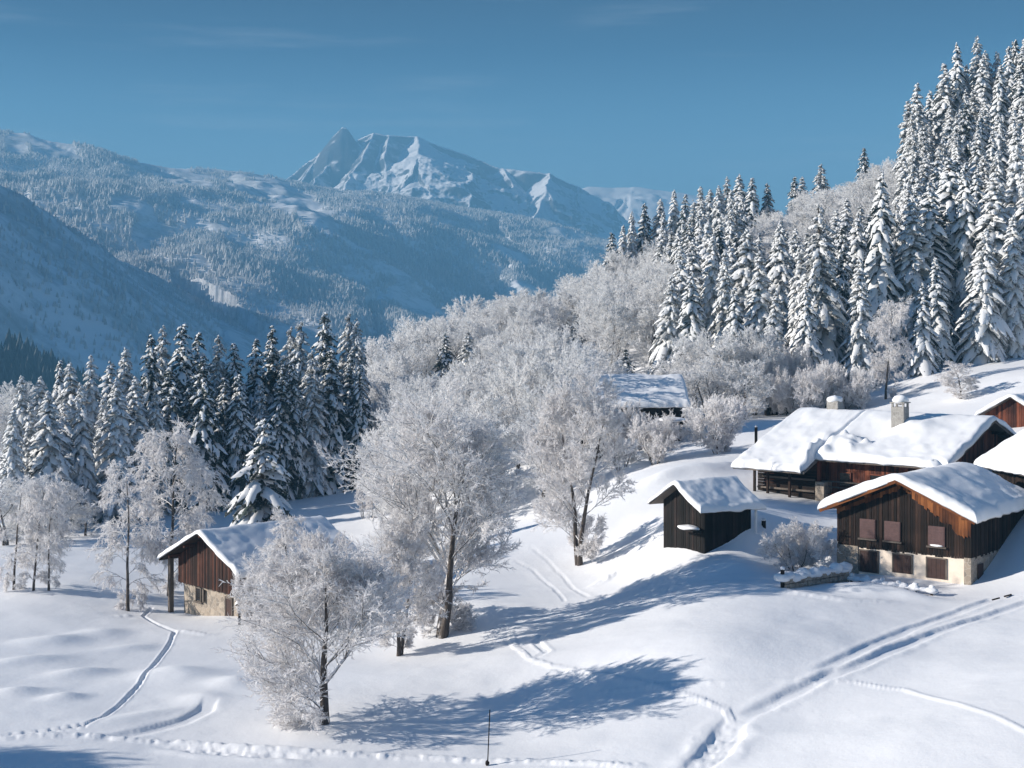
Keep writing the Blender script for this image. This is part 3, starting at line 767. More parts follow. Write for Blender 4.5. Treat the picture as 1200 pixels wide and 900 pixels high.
FT_ROUND = [frost_tree(8, 10.2, 9.4, 'round', n=(38, 10, 8, 10), low=.05, tw=.016)]
FT_TALL = [frost_tree(2, 18.5, 12, 'tall', n=(22, 10, 8, 11), tw=.023, low=.06), frost_tree(12, 16.5, 9.5, 'double', n=(19, 10, 8, 11), tw=.022, low=.07)]
FT_SLEN = [frost_tree(3, 13, 6.5, 'slender', n=(26, 9, 7, 9), tw=.022, low=.09), frost_tree(13, 12, 5, 'slender', n=(24, 9, 7, 9), tw=.022, low=.09)]
FT_THIN = [frost_tree(23 + i, 10, 5, 'slender', n=(16, 7, 6, 7), tw=.021, low=.06) for i in range(2)]
FT_SHRUB = [frost_tree(4, 4.5, 5, 'shrub', n=(7, 8, 7, 9), tw=.019), frost_tree(14, 4.0, 5.5, 'shrub', n=(7, 8, 7, 8), tw=.019)]
FT_WOOD = [frost_tree(50 + i, 12, 8 + .5 * i, 'round' if i % 2 else 'double', M_FROST_FAR, (17 if i % 2 else 9, 8, 7, 8), .030, .10) for i in range(5)]

def place_frost(proto, u, d=None, vb=None, vtop=None, h=None, w=None, label='', group=None, name='frosted_tree', cat='tree', rz=None):
    if d is None: d = hit(u, vb, gz0)
    x = (u - CU) / FPX * d; z = gz(x, d)
    if h is None: h = (HOR - vtop) / FPX * d - z
    t = empty(name, (x, d, z - .05), random.uniform(0, 6.28) if rz is None else rz)
    kz = h / proto['H']; kx = kz if w is None else w / proto['Wd']
    t.scale = (kx, kx, kz)
    link('trunk' if name != 'frosted_shrub' else 'stems', proto['trunk'], t); link('crown', proto['crown'], t)
    tag(t, label, cat, group)
    return t
place_frost(FT_ROUND[0], 380, None, 848, 640, w=9.4, label='round frost-covered tree alone in the foreground meadow casting a long shadow', rz=.6)
place_frost(FT_TALL[0], 515, None, 747, 452, w=11.2, label='big spreading frosted tree at the centre, tallest of the near trees')
place_frost(FT_TALL[1], 467, None, 768, 600, w=5.6, label='small frosted tree half hidden between round foreground tree and big central tree')
place_frost(FT_TALL[1], 680, None, 661, 436, w=8.4, label='twin-trunked frosted tree left of the small dark hut', rz=2.0)
place_frost(FT_SLEN[0], 198, 124, None, 499, w=7.4, label='leaning frosted birch rising just left of the barn')
place_frost(FT_THIN[0], 150, None, 716, 542, w=5.0, label='crooked slender frosted tree in the snow left of the barn')
for u, v, vt, w, lab in ((16, 691, 560, 4.8, 'frosted tree at the left edge of the meadow, leftmost of three'), (39, 692, 552, 5.0, 'frosted tree at the left edge of the meadow, middle of three'), (57, 692, 575, 4.6, 'frosted tree at the left edge of the meadow, nearest the barn of three')):
    place_frost(FT_THIN[u % 2], u, None, v, vt, w=w * .82, label=lab, group='three frosted trees at the left edge')
for i, (u, d, vt, w) in enumerate(((8, 150, 560, 7), (40, 155, 556, 7), (75, 158, 565, 6.5), (100, 160, 590, 5))):
    place_frost(FT_WOOD[i], u, d, None, vt, w=w, label=f'pale frosted tree below the left spruce row, {ORD[i]} from the left edge', group='frosted trees below the left spruce row')
place_frost(FT_SLEN[1], 340, 109, None, 600, w=3.8, label='frosted slim tree beside the right eave of the left barn')
place_frost(FT_SHRUB[0], 366, 113, None, 622, w=4.5, label='frosted bush behind the round foreground tree near barn roof')
place_frost(FT_SHRUB[1], 301, 106.5, None, 668, w=3.0, label='frosted shrub standing against the barn front by its door', name='frosted_shrub', cat='shrub')
place_frost(FT_SLEN[0], 426, 168, None, 560, w=1.6, label='thin bare birch sapling on the snowfield, left of two')
place_frost(FT_SLEN[1], 436, 167, None, 556, w=1.9, label='thin bare birch sapling on the snowfield, right of two')
place_frost(FT_SHRUB[0], 932, None, 668, 612, w=5.0, label='frosted bush in the snow in front of the big farmhouse', name='frosted_shrub', cat='shrub')
place_frost(FT_SHRUB[1], 842, 150, None, 464, w=7.4, label='wide frosted shrub in shade between far house and farmhouse', name='frosted_shrub', cat='shrub')
place_frost(FT_SLEN[1], 1126, 163, None, 424, w=4.6, label='small frosted sapling on the upper right snowfield above the farmhouse')
place_frost(FT_SLEN[0], 1038, 180, None, 350, w=5.6, label='tall frosted birch in front of the hillside spruces above chimneys')
for u, d, vt, w, lab in ((728, 152, 470, 5.5, 'drooping frosted tree in front of the far house, left of two'), (768, 150, 484, 5.5, 'drooping frosted tree in front of the far house, right of two')):
    place_frost(FT_SHRUB[0], u, d, None, vt, w=w, label=lab)
for i, (u, d, vt, w) in enumerate(((905, 182, 425, 5), (925, 178, 440, 5), (948, 176, 432, 5.5), (968, 178, 424, 5.5), (990, 178, 446, 5), (1008, 176, 432, 4.6), (935, 186, 405, 5))):
    place_frost(FT_SHRUB[i % 2], u, d, None, vt, w=w, label=f'frosted shrub at the forest foot behind farmhouse roof, {ORD[i]} from its left', group='shrubs at the forest foot', name='frosted_shrub', cat='shrub')
for i, (u, d, vt, w) in enumerate(((792, 186, 418, 7), (815, 188, 392, 8), (838, 184, 384, 8), (862, 186, 392, 7.5), (884, 184, 382, 7.5), (828, 178, 420, 7), (872, 176, 422, 7))):
    place_frost(FT_WOOD[i % 5], u, d, None, vt, w=w, label=f'greyish frosted tree between far house and hillside spruces, {ORD[i]} from the left', group='frosted trees by the far house')
for i, (u, d, vt, w) in enumerate(((4, 215, 462, 9), (22, 220, 448, 8), (-12, 212, 470, 9))):
    place_frost(FT_WOOD[i], u, d, None, vt, w=w, label='pale frosted tree beyond the left end of the spruce row', group='frosted trees beyond the spruce row')
for i, (x, y, h) in enumerate(((-44, 71.5, 9.5), (-38, 66, 9.0))):
    d = y; u = x / d * FPX + CU
    place_frost(FT_ROUND[0], u, d, None, None, h=h, w=5.5, label='frosted tree in the foreground meadow beyond the left edge', group='trees left of the view')
# the frosted wood on the middle hillside
pts = []; tries = 0
while len(pts) < 140 and tries < 30000:
    tries += 1
    u = random.uniform(425, 800); d = random.uniform(150, 318)
    if u < 470 and d < 205: continue
    if d < 200 and not (440 < u < 715): continue
    if d < 165 and not (450 < u < 640): continue
    if u > 700 and d < 212: continue
    if u < 600 and d > 285 - (600 - u) * .28: continue
    if u > 780 and d < 240: continue
    if any(abs(u - cu) < 24 and cd - 75 < d < cd + 2 for cu, cd in CON) and d > 195: continue
    x = (u - CU) / FPX * d
    if not far_enough(x, d, 5.2 if d > 200 else 6.5): continue
    pts.append((x, d))
    zone = 'upper' if d > 262 else ('middle' if d > 208 else 'lower')
    side = 'left' if u < 540 else ('centre' if u < 650 else 'right')
    h = random.uniform(9.5, 13.5) if d > 200 else random.uniform(10, 14)
    place_frost(random.choice(FT_WOOD), u, d, None, None, h=h, w=random.uniform(7.5, 9.5), label=f'frosted broadleaf tree in the pale wood on the middle hillside, {zone} {side} part', group=f'trees of the {zone} {side} frosted wood')
pts = []; tries = 0
while len(pts) < 66 and tries < 20000:      # bare wood along the right skyline and between spruces
    tries += 1
    u = random.uniform(700, 1075); d = random.uniform(255, 330)
    if not ((u > 885 and d > 244) or (u < 800 and d > 262)): continue
    x = (u - CU) / FPX * d
    if not far_enough(x, d, 4.8): continue
    pts.append((x, d))
    side = 'under the left skyline spruces' if u < 800 else ('left of the hilltop spruces' if u > 980 else 'on the low skyline saddle')
    place_frost(random.choice(FT_WOOD), u, d, None, None, h=random.uniform(8, 11), w=random.uniform(7, 9), label=f'grey frosted tree of the bare wood {side}', group=f'bare wood {side}')

# ------------------------------------------------------------------ buildings
def boards_gable(mb, Wd, z0, ze, zr, y, bw=.22, thick=.05, seed=0, xs=None, side=-1):
    rs = random.Random(seed)
    x = -Wd / 2
    while x < Wd / 2 - .02:
        x1 = min(x + bw * rs.uniform(.8, 1.25), Wd / 2)
        f = lambda q: ze + (zr - ze) * (1 - abs(q) / (Wd / 2))
        t = thick * rs.uniform(.5, 1.3); g = .012
        a, b = x + g, x1 - g
        ya, yb = (y - t, y) if side < 0 else (y, y + t)
        za, zb = f(a), f(b)
        z0r = z0 + rs.uniform(-.05, .05)
        mb.hexa([(a, ya, z0r), (b, ya, z0r), (b, yb, z0r), (a, yb, z0r), (a, ya, za), (b, ya, zb), (b, yb, zb), (a, yb, za)])
        x = x1
def boards_side(mb, x, y0, y1, z0, z1, sgn, bw=.25, seed=0, vertical=True):
    rs = random.Random(seed)
    q = y0 if vertical else z0; e = y1 if vertical else z1
    while q < e - .02:
        q1 = min(q + bw * rs.uniform(.8, 1.2), e); t = .05 * rs.uniform(.5, 1.3)
        xa, xb = (x - t, x) if sgn < 0 else (x, x + t)
        if vertical: mb.box(xa, xb, q + .012, q1 - .012, z0, z1)
        else: mb.box(xa, xb, y0, y1, q + .012, q1 - .012)
        q = q1
def roof_z(x, zr, tan): return zr - abs(x) * tan
def roof_slabs(mb, xl, xr, y0, y1, zr, tan, th=.16):
    for s, xe in ((-1, xl), (1, xr)):
        a, b = (xe, 0) if s < 0 else (0, xe)
        mb.hexa([(a, y0, roof_z(a, zr, tan) - th), (b, y0, roof_z(b, zr, tan) - th), (b, y1, roof_z(b, zr, tan) - th), (a, y1, roof_z(a, zr, tan) - th),
                 (a, y0, roof_z(a, zr, tan)), (b, y0, roof_z(b, zr, tan)), (b, y1, roof_z(b, zr, tan)), (a, y1, roof_z(a, zr, tan))])
def roof_snow(name, parent, xl, xr, y0, y1, zr, tan, th, seed=0, over=.12, rough=.10, rnd=.5, lumps=()):
    def edge_space(a, b, n):
        t = np.linspace(-1, 1, n); t = np.sign(t) * (1 - (1 - np.abs(t)) ** 1.8)
        return a + (b - a) * (t + 1) / 2
    nx, ny = 84, 72
    xs = edge_space(xl - over, xr + over, nx); ysn = edge_space(y0 - over, y1 + over, ny)
    XX, YYY = np.meshgrid(xs, ysn)
    # ragged lips
    k = seed * 13.7
    ex = np.minimum(XX - xs[0], xs[-1] - XX); ey = np.minimum(YYY - ysn[0], ysn[-1] - YYY)
    e = np.minimum(ex, ey)
    rr = th * .8
    q = np.clip(e / rr, 0, 1); prof = np.sqrt(1 - (1 - q) ** 2)
    base = zr - np.abs(XX) * tan
    soft = zr - (np.sqrt(XX ** 2 + rnd ** 2) - .0) * tan
    t = th * (1 + .34 * fbm(XX / 2.6 + k, YYY / 2.6, 4)) * prof
    top = np.maximum(soft + t + rnd * tan * .35, base + .02) + rough * fbm(XX / .8 + k, YYY / .8 + k, 2) * prof
    for lx, ly, lr, lh in lumps:
        top += lh * np.exp(-((XX - lx) ** 2 + (YYY - ly) ** 2) / lr ** 2) * prof
    XX = XX + (.22 * fbm(YYY / .9 + k, XX / .9, 2)) * (1 - np.clip(ex / .8, 0, 1))
    YYY = YYY + (.18 * fbm(XX / .9 + k, YYY / .9, 2)) * (1 - np.clip(ey / .8, 0, 1))
    bot = zr - np.abs(XX) * tan + .004
    V1 = np.stack([XX, YYY, np.maximum(top, bot + .01)], -1).reshape(-1, 3); V2 = np.stack([XX, YYY, bot - .05 * (prof < .05)], -1).reshape(-1, 3)
    g = np.arange(nx * ny).reshape(ny, nx); m = nx * ny
    F = [np.stack([g[:-1, :-1], g[:-1, 1:], g[1:, 1:], g[1:, :-1]], -1).reshape(-1, 4), np.stack([g[1:, :-1], g[1:, 1:], g[:-1, 1:], g[:-1, :-1]], -1).reshape(-1, 4) + m]
    br = np.concatenate([g[0, :], g[1:, -1], g[-1, -2::-1], g[-2:0:-1, 0]])
    bn = np.roll(br, -1)
    F.append(np.stack([br, br + m, bn + m, bn], -1))
    return link(name, mesh_np(name, np.r_[V1, V2], F, [M_RSNOW], True), parent)
def chimney(parent, x, y, zb, zt, w, d, seed=1, cap=.35, hood=True):
    c = MB(); c.box(x - w / 2, x + w / 2, y - d / 2, y + d / 2, zb, zt)
    ch = c.build('chimney', M_CHIM, parent, bevel=.03)
    c = MB()
    if hood:
        for sx in (-1, 1):
            for sy in (-1, 1): c.box(x + sx * (w / 2 - .1) - .08, x + sx * (w / 2 - .1) + .08, y + sy * (d / 2 - .1) - .08, y + sy * (d / 2 - .1) + .08, zt, zt + .35)
        c.box(x - w / 2 - .1, x + w / 2 + .1, y - d / 2 - .1, y + d / 2 + .1, zt + .35, zt + .45)
        c.build('chimney_hood', M_CHIM, ch); zt += .45
    s = MB(); s.blob((x, y, zt + cap * .45), (w * .66, d * .66, cap), seed, nu=14, nv=9)
    s.build('snow_cap', M_RSNOW, ch, True)
    return ch
def rot_of(ex): return math.atan2(ex[1], ex[0])

# ---- right chalet
def build_chalet():
    Wd, L = 10.4, 11.0
    ang = rot_of((8.1, -6.7)); cx, cy = 28.65, 103.35; zb = -18.3
    r = empty('chalet', (cx, cy, zb), ang)
    tag(r, 'dark plank chalet with cream plastered base, purple-brown shutters and thick snow roof', 'chalet')
    ze, zr, tan = 4.55, 6.75, 2.25 / 5.2
    zp = 1.65
    b = MB(); b.box(-Wd / 2 + 1.75, Wd / 2 - .55, -.03, L, -1.6, zp); b.build('plaster_base', M_PLASTER, r)
    for a, c in ((-Wd / 2, -Wd / 2 + 1.74), (Wd / 2 - .54, Wd / 2)):
        b = MB(); b.box(a, c, -.10, L + .04, -1.6, zp + .02); b.build('stone_corner', M_STONE, r, bevel=.03)
    b = MB(); b.prism_y([(-Wd / 2 + .05, zp + .04), (Wd / 2 - .05, zp + .04), (Wd / 2 - .05, ze), (0, zr), (-Wd / 2 + .05, ze)], .03, L)
    boards_gable(b, Wd, zp - .10, ze, zr - .02, .0, .20, .06, 3)
    boards_side(b, Wd / 2 - .05, .05, L, zp - .1, ze - .05, 1, .24, 4); boards_side(b, -Wd / 2 + .05, .05, L, zp - .1, ze - .05, -1, .24, 5)
    b.build('plank_wall', M_WDARK, r)
    # orange weather-sheltered boarding under the rakes
    b = MB()
    for s in (-1, 1):
        for i in range(22):
            x0 = s * (.1 + i * .232); x1 = x0 + s * .215
            hgt = (.34 if s < 0 else .42 + .050 * i) * random.uniform(.75, 1.2)
            za = roof_z(x0, zr, tan) - .18; zc = roof_z(x1, zr, tan) - .18
            a, c = (x0, x1) if s > 0 else (x1, x0); ya = -.115 - random.uniform(0, .02)
            if s < 0: za, zc = zc, za
            b.hexa([(a, ya, za - hgt), (c, ya, zc - hgt * random.uniform(.85, 1.15)), (c, -.075, zc - hgt), (a, -.075, za - hgt), (a, ya, za), (c, ya, zc), (c, -.075, zc), (a, -.075, za)])
    b.build('sheltered_boarding', M_WORANGE, r)
    b = MB()
    ov = .95
    roof_slabs(b, -Wd / 2 - ov, Wd / 2 + ov - .3, -1.0, L + .8, zr + .22, tan)
    rf = b.build('roof', M_WGREY, r)
    b = MB()
    for s, xe in ((-1, -Wd / 2 - ov), (1, Wd / 2 + ov - .3)):
        b.beam((0, -1.04, zr + .12), (xe, -1.04, roof_z(xe, zr + .12, tan)), .05, .24)
    b.build('bargeboard', M_WORANGE, rf)
    b = MB()
    for x in (-4.9, -2.5, 0, 2.5, 4.9):
        z = roof_z(x, zr + .22, tan) - .28; b.box(x - .11, x + .11, -.9, .0, z - .12, z + .1)
    b.build('purlin', M_WORANGE, rf)
    roof_snow('roof_snow', r, -Wd / 2 - ov, Wd / 2 + ov - .3, -1.0, L + .8, zr + .22, tan, .62, 2, rnd=.9, rough=.08)
    for x, z in ((-2.68, 2.35), (-.72, 2.35), (2.66, 2.30)):
        w = MB(); w.box(x - .62, x + .62, -.16, -.02, z, z + 1.42)
        sh = w.build('shutter', M_SHUT, r, bevel=.01)
        w = MB()
        for k in range(7): w.box(x - .56, x + .56, -.185, -.163, z + .10 + k * .185, z + .22 + k * .185)
        w.build('louvre', M_SHUT, sh)
        w = MB(); w.box(x - .74, x + .74, -.24, -.02, z - .14, z - .02); w.build('sill', M_WGREY, sh)
        if x > 2: 
            w = MB(); w.blob((x, -.17, z + .03), (.5, .1, .09), 5); w.build('snow_ledge', M_RSNOW, sh, True)
    for i, (x, z0, z1, m) in enumerate(((-2.62, -.2, 1.38, M_SHUT2), (.02, .05, 1.38, M_SHUT2), (2.62, -.05, 1.36, M_SHUT2))):
        w = MB()
        for k in range(4): w.box(x - .66 + k * .335, x - .66 + k * .335 + .32, -.09 - .012 * (k % 2), -.012, z0, z1)
        d = w.build('door' if i == 0 else 'shutter', m, r)
        w = MB(); w.box(x - .78, x - .67, -.11, -.02, z0, z1 + .1); w.box(x + .69, x + .8, -.11, -.02, z0, z1 + .1); w.box(x - .665, x + .685, -.11, -.02, z1 + .01, z1 + .1)
        w.build('frame', M_WGREY, d)
    w = MB(); w.box(Wd / 2 + .055, Wd / 2 + .09, 1.0, 2.0, -.1, 1.1); w.build('cellar_door', M_SHUT2, r)
    chimney(r, -1.6, 9.4, 5.4, 6.9, .9, .9, 4, .45, False)
build_chalet()

# ---- left barn
def build_barn():
    ex = np.array((.70, -.714)); ex /= np.linalg.norm(ex)
    Wd, L = 9.6, 10.5
    cx, cy = -24.35, 113.6; zb = -24.1
    r = empty('barn', (cx, cy, zb), rot_of(ex))
    tag(r, 'brown plank barn on a stone base with thin snow roof at the left', 'barn')
    zs, ze, zr = 3.05, 4.95, 7.2
    tan = (zr - ze) / (Wd / 2)
    b = MB(); b.box(-Wd / 2 + .25, Wd / 2 - .25, .35, L, -2.0, zs); b.build('stone_base', M_STONE, r, bevel=.04)
    b = MB(); b.prism_y([(-Wd / 2 + .05, zs + .01), (Wd / 2 - .05, zs + .01), (Wd / 2 - .05, ze), (0, zr), (-Wd / 2 + .05, ze)], .04, L)
    boards_gable(b, Wd, zs - .35, ze, zr - .02, .03, .24, .07, 13)
    boards_side(b, Wd / 2 - .05, .05, L, zs - .3, ze - .05, 1, .26, 14); boards_side(b, -Wd / 2 + .05, .05, L, zs - .3, ze - .05, -1, .26, 15)
    b.build('plank_wall', M_WBARN, r)
    b = MB(); ov = 1.15
    roof_slabs(b, -Wd / 2 - ov, Wd / 2 + ov, -1.15, L + .6, zr + .2, tan); rf = b.build('roof', M_WDARK, r)
    b = MB()
    for x in (-4.6, -2.3, 0, 2.3, 4.6):
        z = roof_z(x, zr + .2, tan) - .28; b.box(x - .1, x + .1, -1.05, .0, z - .12, z + .1)
    b.build('purlin', M_WBARN, rf)
    roof_snow('roof_snow', r, -Wd / 2 - ov, Wd / 2 + ov, -1.15, L + .6, zr + .2, tan, .32, 5, rnd=.3)
    b = MB(); b.box(-Wd / 2 - .85, -Wd / 2 - .5, -.5, -.15, -1.5, ze - .3); b.build('corner_post', M_WGREY, r)
    w = MB(); w.box(-2.55, -1.95, .30, .42, 1.45, 2.45); wn = w.build('window', M_GLASS, r)
    w = MB()
    for a in ((-2.68, -2.55, 1.4, 2.57), (-1.95, -1.82, 1.4, 2.57)): w.box(a[0], a[1], .27, .36, a[2], a[3])
    w.box(-2.55, -1.95, .27, .36, 2.45, 2.57); w.box(-2.85, -1.65, .2, .36, 1.26, 1.4); w.build('frame', M_WGREY, wn)
    w = MB(); w.hexa([(-1.62, .26, 1.42), (-1.2, .12, 1.42), (-1.18, .17, 1.42), (-1.6, .31, 1.42), (-1.62, .26, 2.5), (-1.2, .12, 2.5), (-1.18, .17, 2.5), (-1.6, .31, 2.5)]); w.build('open_shutter', M_WGREY, wn)
    w = MB(); w.box(1.85, 2.65, .30, .42, -.6, 2.2); d = w.build('door', M_SHUT2, r)
    w = MB(); w.box(1.7, 1.85, .25, .36, -.6, 2.35); w.box(2.65, 2.8, .25, .36, -.6, 2.35); w.box(1.85, 2.65, .25, .36, 2.2, 2.35); w.build('frame', M_WGREY, d)
build_barn()
def build_porch():
    x, y = hpt(296, 733); z = gz(x, y)
    r = empty('wood_store', (x, y + .3, z), rot_of((.8, -.6)))
    tag(r, 'tiny snow-roofed open wood store beside the barn front', 'wood store')
    b = MB(); roof_slabs(b, -1.2, 1.2, -.8, 1.0, 2.15, .55, .08); b.build('roof', M_WDARK, r)
    roof_snow('roof_snow', r, -1.2, 1.2, -.8, 1.0, 2.15, .55, .22, 8, .06, .03, .15)
    for sx in (-1, 1):
        for yy in (-.6, .8):
            b = MB(); b.box(sx * .9 - .07, sx * .9 + .07, yy - .07, yy + .07, -.6, 1.6); b.build('post', M_WDARK, r)
    b = MB(); b.box(-.9, .9, .7, .76, -.3, 1.7); b.build('back_panel', M_WDARK, r)
build_porch()

# ---- small hut
def build_hut():
    Wd, L = 5.2, 4.6
    r = empty('hut', (13.5, 110.8, -17.75), rot_of((.504, -.864)))
    tag(r, 'small plank hut coloured dark for shade, with a shaded snow roof, left of the farmhouse', 'hut')
    ze, zr = 3.65, 5.1; tan = (zr - ze) / (Wd / 2)
    b = MB()
    b.box(-Wd / 2, -Wd / 2 + .12, .0, L, -1.5, ze); b.box(Wd / 2 - .12, Wd / 2, .0, L, -1.5, ze)
    b.prism_y([(-Wd / 2 + .12, -1.5), (Wd / 2 - .12, -1.5), (Wd / 2 - .12, ze), (0, zr), (-Wd / 2 + .12, ze)], L - .12, L)
    b.prism_y([(-Wd / 2 + .12, -1.5), (Wd / 2 - .12, -1.5), (Wd / 2 - .12, ze), (0, zr), (-Wd / 2 + .12, ze)], .02, .12)
    boards_side(b, Wd / 2, .0, L, -1.2, ze - .05, 1, .28, 24); boards_side(b, -Wd / 2, .0, L, -1.2, ze - .05, -1, .28, 25)
    boards_gable(b, Wd, -1.2, ze, zr, .0, .26, .05, 26)
    b.build('plank_wall', M_WSHADE, r)
    b = MB(); roof_slabs(b, -Wd / 2 - .75, Wd / 2 + .75, -.9, L + .6, zr + .15, tan, .12); b.build('roof', M_WGREY, r)
    roof_snow('roof_snow', r, -Wd / 2 - .75, Wd / 2 + .75, -.9, L + .6, zr + .15, tan, .34, 7, rnd=.2)
    b = MB(); b.box(.3, 2.6, -1.1, -.07, 1.75, 1.87); sh = b.build('shelf', M_WSHADE, r)
    b = MB(); b.blob((1.45, -.6, 1.97), (1.2, .6, .2), 3, nu=16, nv=8); b.build('snow_on_shelf', M_RSNOW, sh, True)
    b = MB(); b.box(Wd / 2 + .35, Wd / 2 + .5, L + .1, L + .25, -.5, ze - .3); b.build('corner_post', M_RSNOW, r)
build_hut()

# ---- big farmhouse
def build_farm():
    r = empty('farmhouse', (42.8, 125., -17.2), math.atan2(.74, .67))
    tag(r, 'big red-brown farmhouse with a broad snow-covered roof and two chimneys', 'farmhouse')
    zr, tan = 8.75, .385
    y1, y2 = 12.2, 19.6
    xl1, xl2, xb = -9.4, -11.9, 7.
    wx = -8.1
    zf = roof_z(wx, zr, tan) - .25
    b = MB(); b.prism_y([(wx, -2), (xb - 1, -2), (xb - 1, roof_z(xb - 1, zr, tan) - .2), (0, zr - .2), (wx, zf)], 1.4, y2 - 1.0)
    boards_side(b, wx, 1.4, y1 + .0, 1.9, zf - .05, -1, .22, 33, True)
    boards_side(b, wx, y1 + .4, y2 - 1, -1.0, zf - .05, -1, .32, 34, False)
    boards_gable(b, 15., 2.0, roof_z(7.5, zr, tan) - .2, zr - .25, 1.38, .3, .05, 35)
    b.build('plank_wall', M_WRED, r)
    b = MB(); b.box(wx - .35, wx + .02, 1.4, y1 - .3, -2, 1.88); b.build('stone_base', M_STONE, r, bevel=.03)
    b = MB(); b.box(wx - 1.5, wx - .06, y1 - .7, y1 + .2, -2, 3.1); b.build('stone_pillar', M_STONE, r, bevel=.03)
    b = MB(); b.box(wx - 1.2, wx - .9, y1 - .1, y1 + .18, 3.1, roof_z(wx - 1.0, zr, tan) - .2); b.build('corner_post', M_WRED, r)
    # gallery with beams under the low left eave
    b = MB()
    for x, z in ((wx - 1.4, 3.2), (wx - 1.5, 2.2)): b.box(x - .07, x + .07, y1 + .25, y2 - 1.2, z - .08, z + .08)
    b.box(wx - 1.9, wx - 1.2, y1 + .22, y2 - 1.0, 1.15, 1.3)
    b.build('gallery_rail', M_WGREY, r)
    for yy in (y1 + 2.6, y1 + 4.9, y2 - 1.1):
        b = MB(); b.box(wx - 1.95, wx - 1.75, yy - .1, yy + .1, -2, roof_z(wx - 1.85, zr, tan) - .2); b.build('gallery_post', M_WDARK, r)
    b = MB(); boards_side(b, wx - 1.1, y1 + .25, y2 - 1.0, -1.5, roof_z(wx - 1.2, zr, tan) - .3, -1, .3, 36, False); b.build('gallery_boarding', M_WDARK, r)
    # right part: rail and windows
    b = MB(); b.box(wx - .9, wx - .8, 3., y1 - .8, 2.6, 2.72); b.box(wx - .9, wx - .8, 3., y1 - .8, 3.1, 3.22); b.build('balcony_rail', M_WGREY, r)
    b = MB(); b.box(wx - 1.0, wx - .06, 2.8, y1 - .75, 1.95, 2.1); b.build('balcony', M_WRED, r)
    for yy in (4.2, 7.2, 10.2):
        w = MB(); w.box(wx - .12, wx - .02, yy - .5, yy + .5, 2.7, 3.9); wn = w.build('window', M_GLASS, r)
        w = MB(); w.box(wx - .15, wx - .03, yy - .62, yy - .51, 2.62, 4.0); w.box(wx - .15, wx - .03, yy + .51, yy + .62, 2.62, 4.0); w.box(wx - .15, wx - .03, yy - .5, yy + .5, 3.91, 4.0); w.build('frame', M_WRED, wn)
    b = MB(); roof_slabs(b, xl1, xb, 0, y1, zr, tan, .2); roof_slabs(b, xl2, xb, y1 + .01, y2, zr - .03, tan, .2); rf = b.build('roof', M_WGREY, r)
    b = MB()
    for xe in (xl1, xb): b.beam((0, -.04, zr - .12), (xe, -.04, roof_z(xe, zr - .12, tan)), .06, .3)
    b.build('bargeboard', M_WGREY, rf)
    b = MB()
    for x in (-8, -5.4, -2.7, 0, 2.7, 5.4):
        z = roof_z(x, zr, tan) - .36; b.box(x - .12, x + .12, .05, 1.4, z - .13, z + .12)
    b.build('purlin', M_WDARK, rf)
    roof_snow('roof_snow', r, xl1, xb, -.05, y1 + .2, zr, tan, .50, 11, rnd=.6, rough=.08, lumps=tuple((random.uniform(-9.0, -6.2), random.uniform(8.6, 12.2), random.uniform(.28, .55), random.uniform(.15, .34)) for _ in range(22)) + ((-7.6, 10.2, .9, .3), (-6.8, 11.0, .8, .35), (-8.2, 9.0, .7, .3), (-5.2, 9.3, 1.1, -.45), (-4.3, 8.2, 1.2, -.45), (-3.0, 6.9, 1.0, .4), (-3.6, 5.2, 1.3, .3)))
    roof_snow('roof_snow', r, xl2, xb, y1 + .3, y2, zr - .03, tan, .52, 12, rnd=.6, rough=.08, lumps=tuple((random.uniform(-11.0, -6.2), random.uniform(12.5, 13.6), random.uniform(.28, .5), random.uniform(.12, .3)) for _ in range(14)) + ((-8.5, 13., .8, .35), (-9.6, 12.9, .7, .3), (-6.2, 13.2, .8, .25)))
    chimney(r, -3.0, 7.5, 6.8, 9.7, 1.05, 1.25, 6, .42)
    chimney(r, .4, 16.0, 7.5, 9.8, 1.1, 1.2, 7, .36, False)
build_farm()

# ---- house at the right edge, small gabled house behind, far house
def simple_house(name, label, cat, loc, ang, Wd, L, ze, zr, wall, th, ov=.8, seed=1, roofm=None):
    r = empty(name, loc, ang); tag(r, label, cat)
    tan = (zr - ze) / (Wd / 2)
    b = MB(); b.prism_y([(-Wd / 2 + .05, -3), (Wd / 2 - .05, -3), (Wd / 2 - .05, ze), (0, zr), (-Wd / 2 + .05, ze)], .05, L)
    boards_gable(b, Wd, 0, ze, zr - .03, .05, .25, .05, seed)
    boards_side(b, -Wd / 2 + .05, .05, L, 0, ze - .05, -1, .25, seed + 1); boards_side(b, Wd / 2 - .05, .05, L, 0, ze - .05, 1, .25, seed + 2)
    b.build('plank_wall', wall, r)
    b = MB(); roof_slabs(b, -Wd / 2 - ov, Wd / 2 + ov, -ov, L + ov, zr + .2, tan); b.build('roof', roofm or M_WGREY, r)
    roof_snow('roof_snow', r, -Wd / 2 - ov, Wd / 2 + ov, -ov, L + ov, zr + .2, tan, th, seed, rnd=.5)
    return r
e = np.array((-.17, .985)); ang = math.atan2(-e[0], e[1])
simple_house('neighbour_house', 'dark house with broad snow roof cut by the right edge of the view', 'house', (45.9, 107.0, -15.6), ang, 9.2, 10.2, 4.3, 6.9, M_WDARK, .4, 1.0, 41)
simple_house('gabled_house', 'red-brown gable peeping up behind the farmhouse at the right edge', 'house', (49.6, 139.5, -11.6), rot_of((8.1, -6.7)), 5.6, 8, 2.6, 4.3, M_WRED, .35, .6, 51)
fh = simple_house('far_house', 'distant dark house with a pale snow roof below the hillside forest', 'house', (19.6, 167.8, -13.7), math.pi / 2, 11.6, 13.5, 4.4, 7.2, M_WDARK, .5, .7, 61)
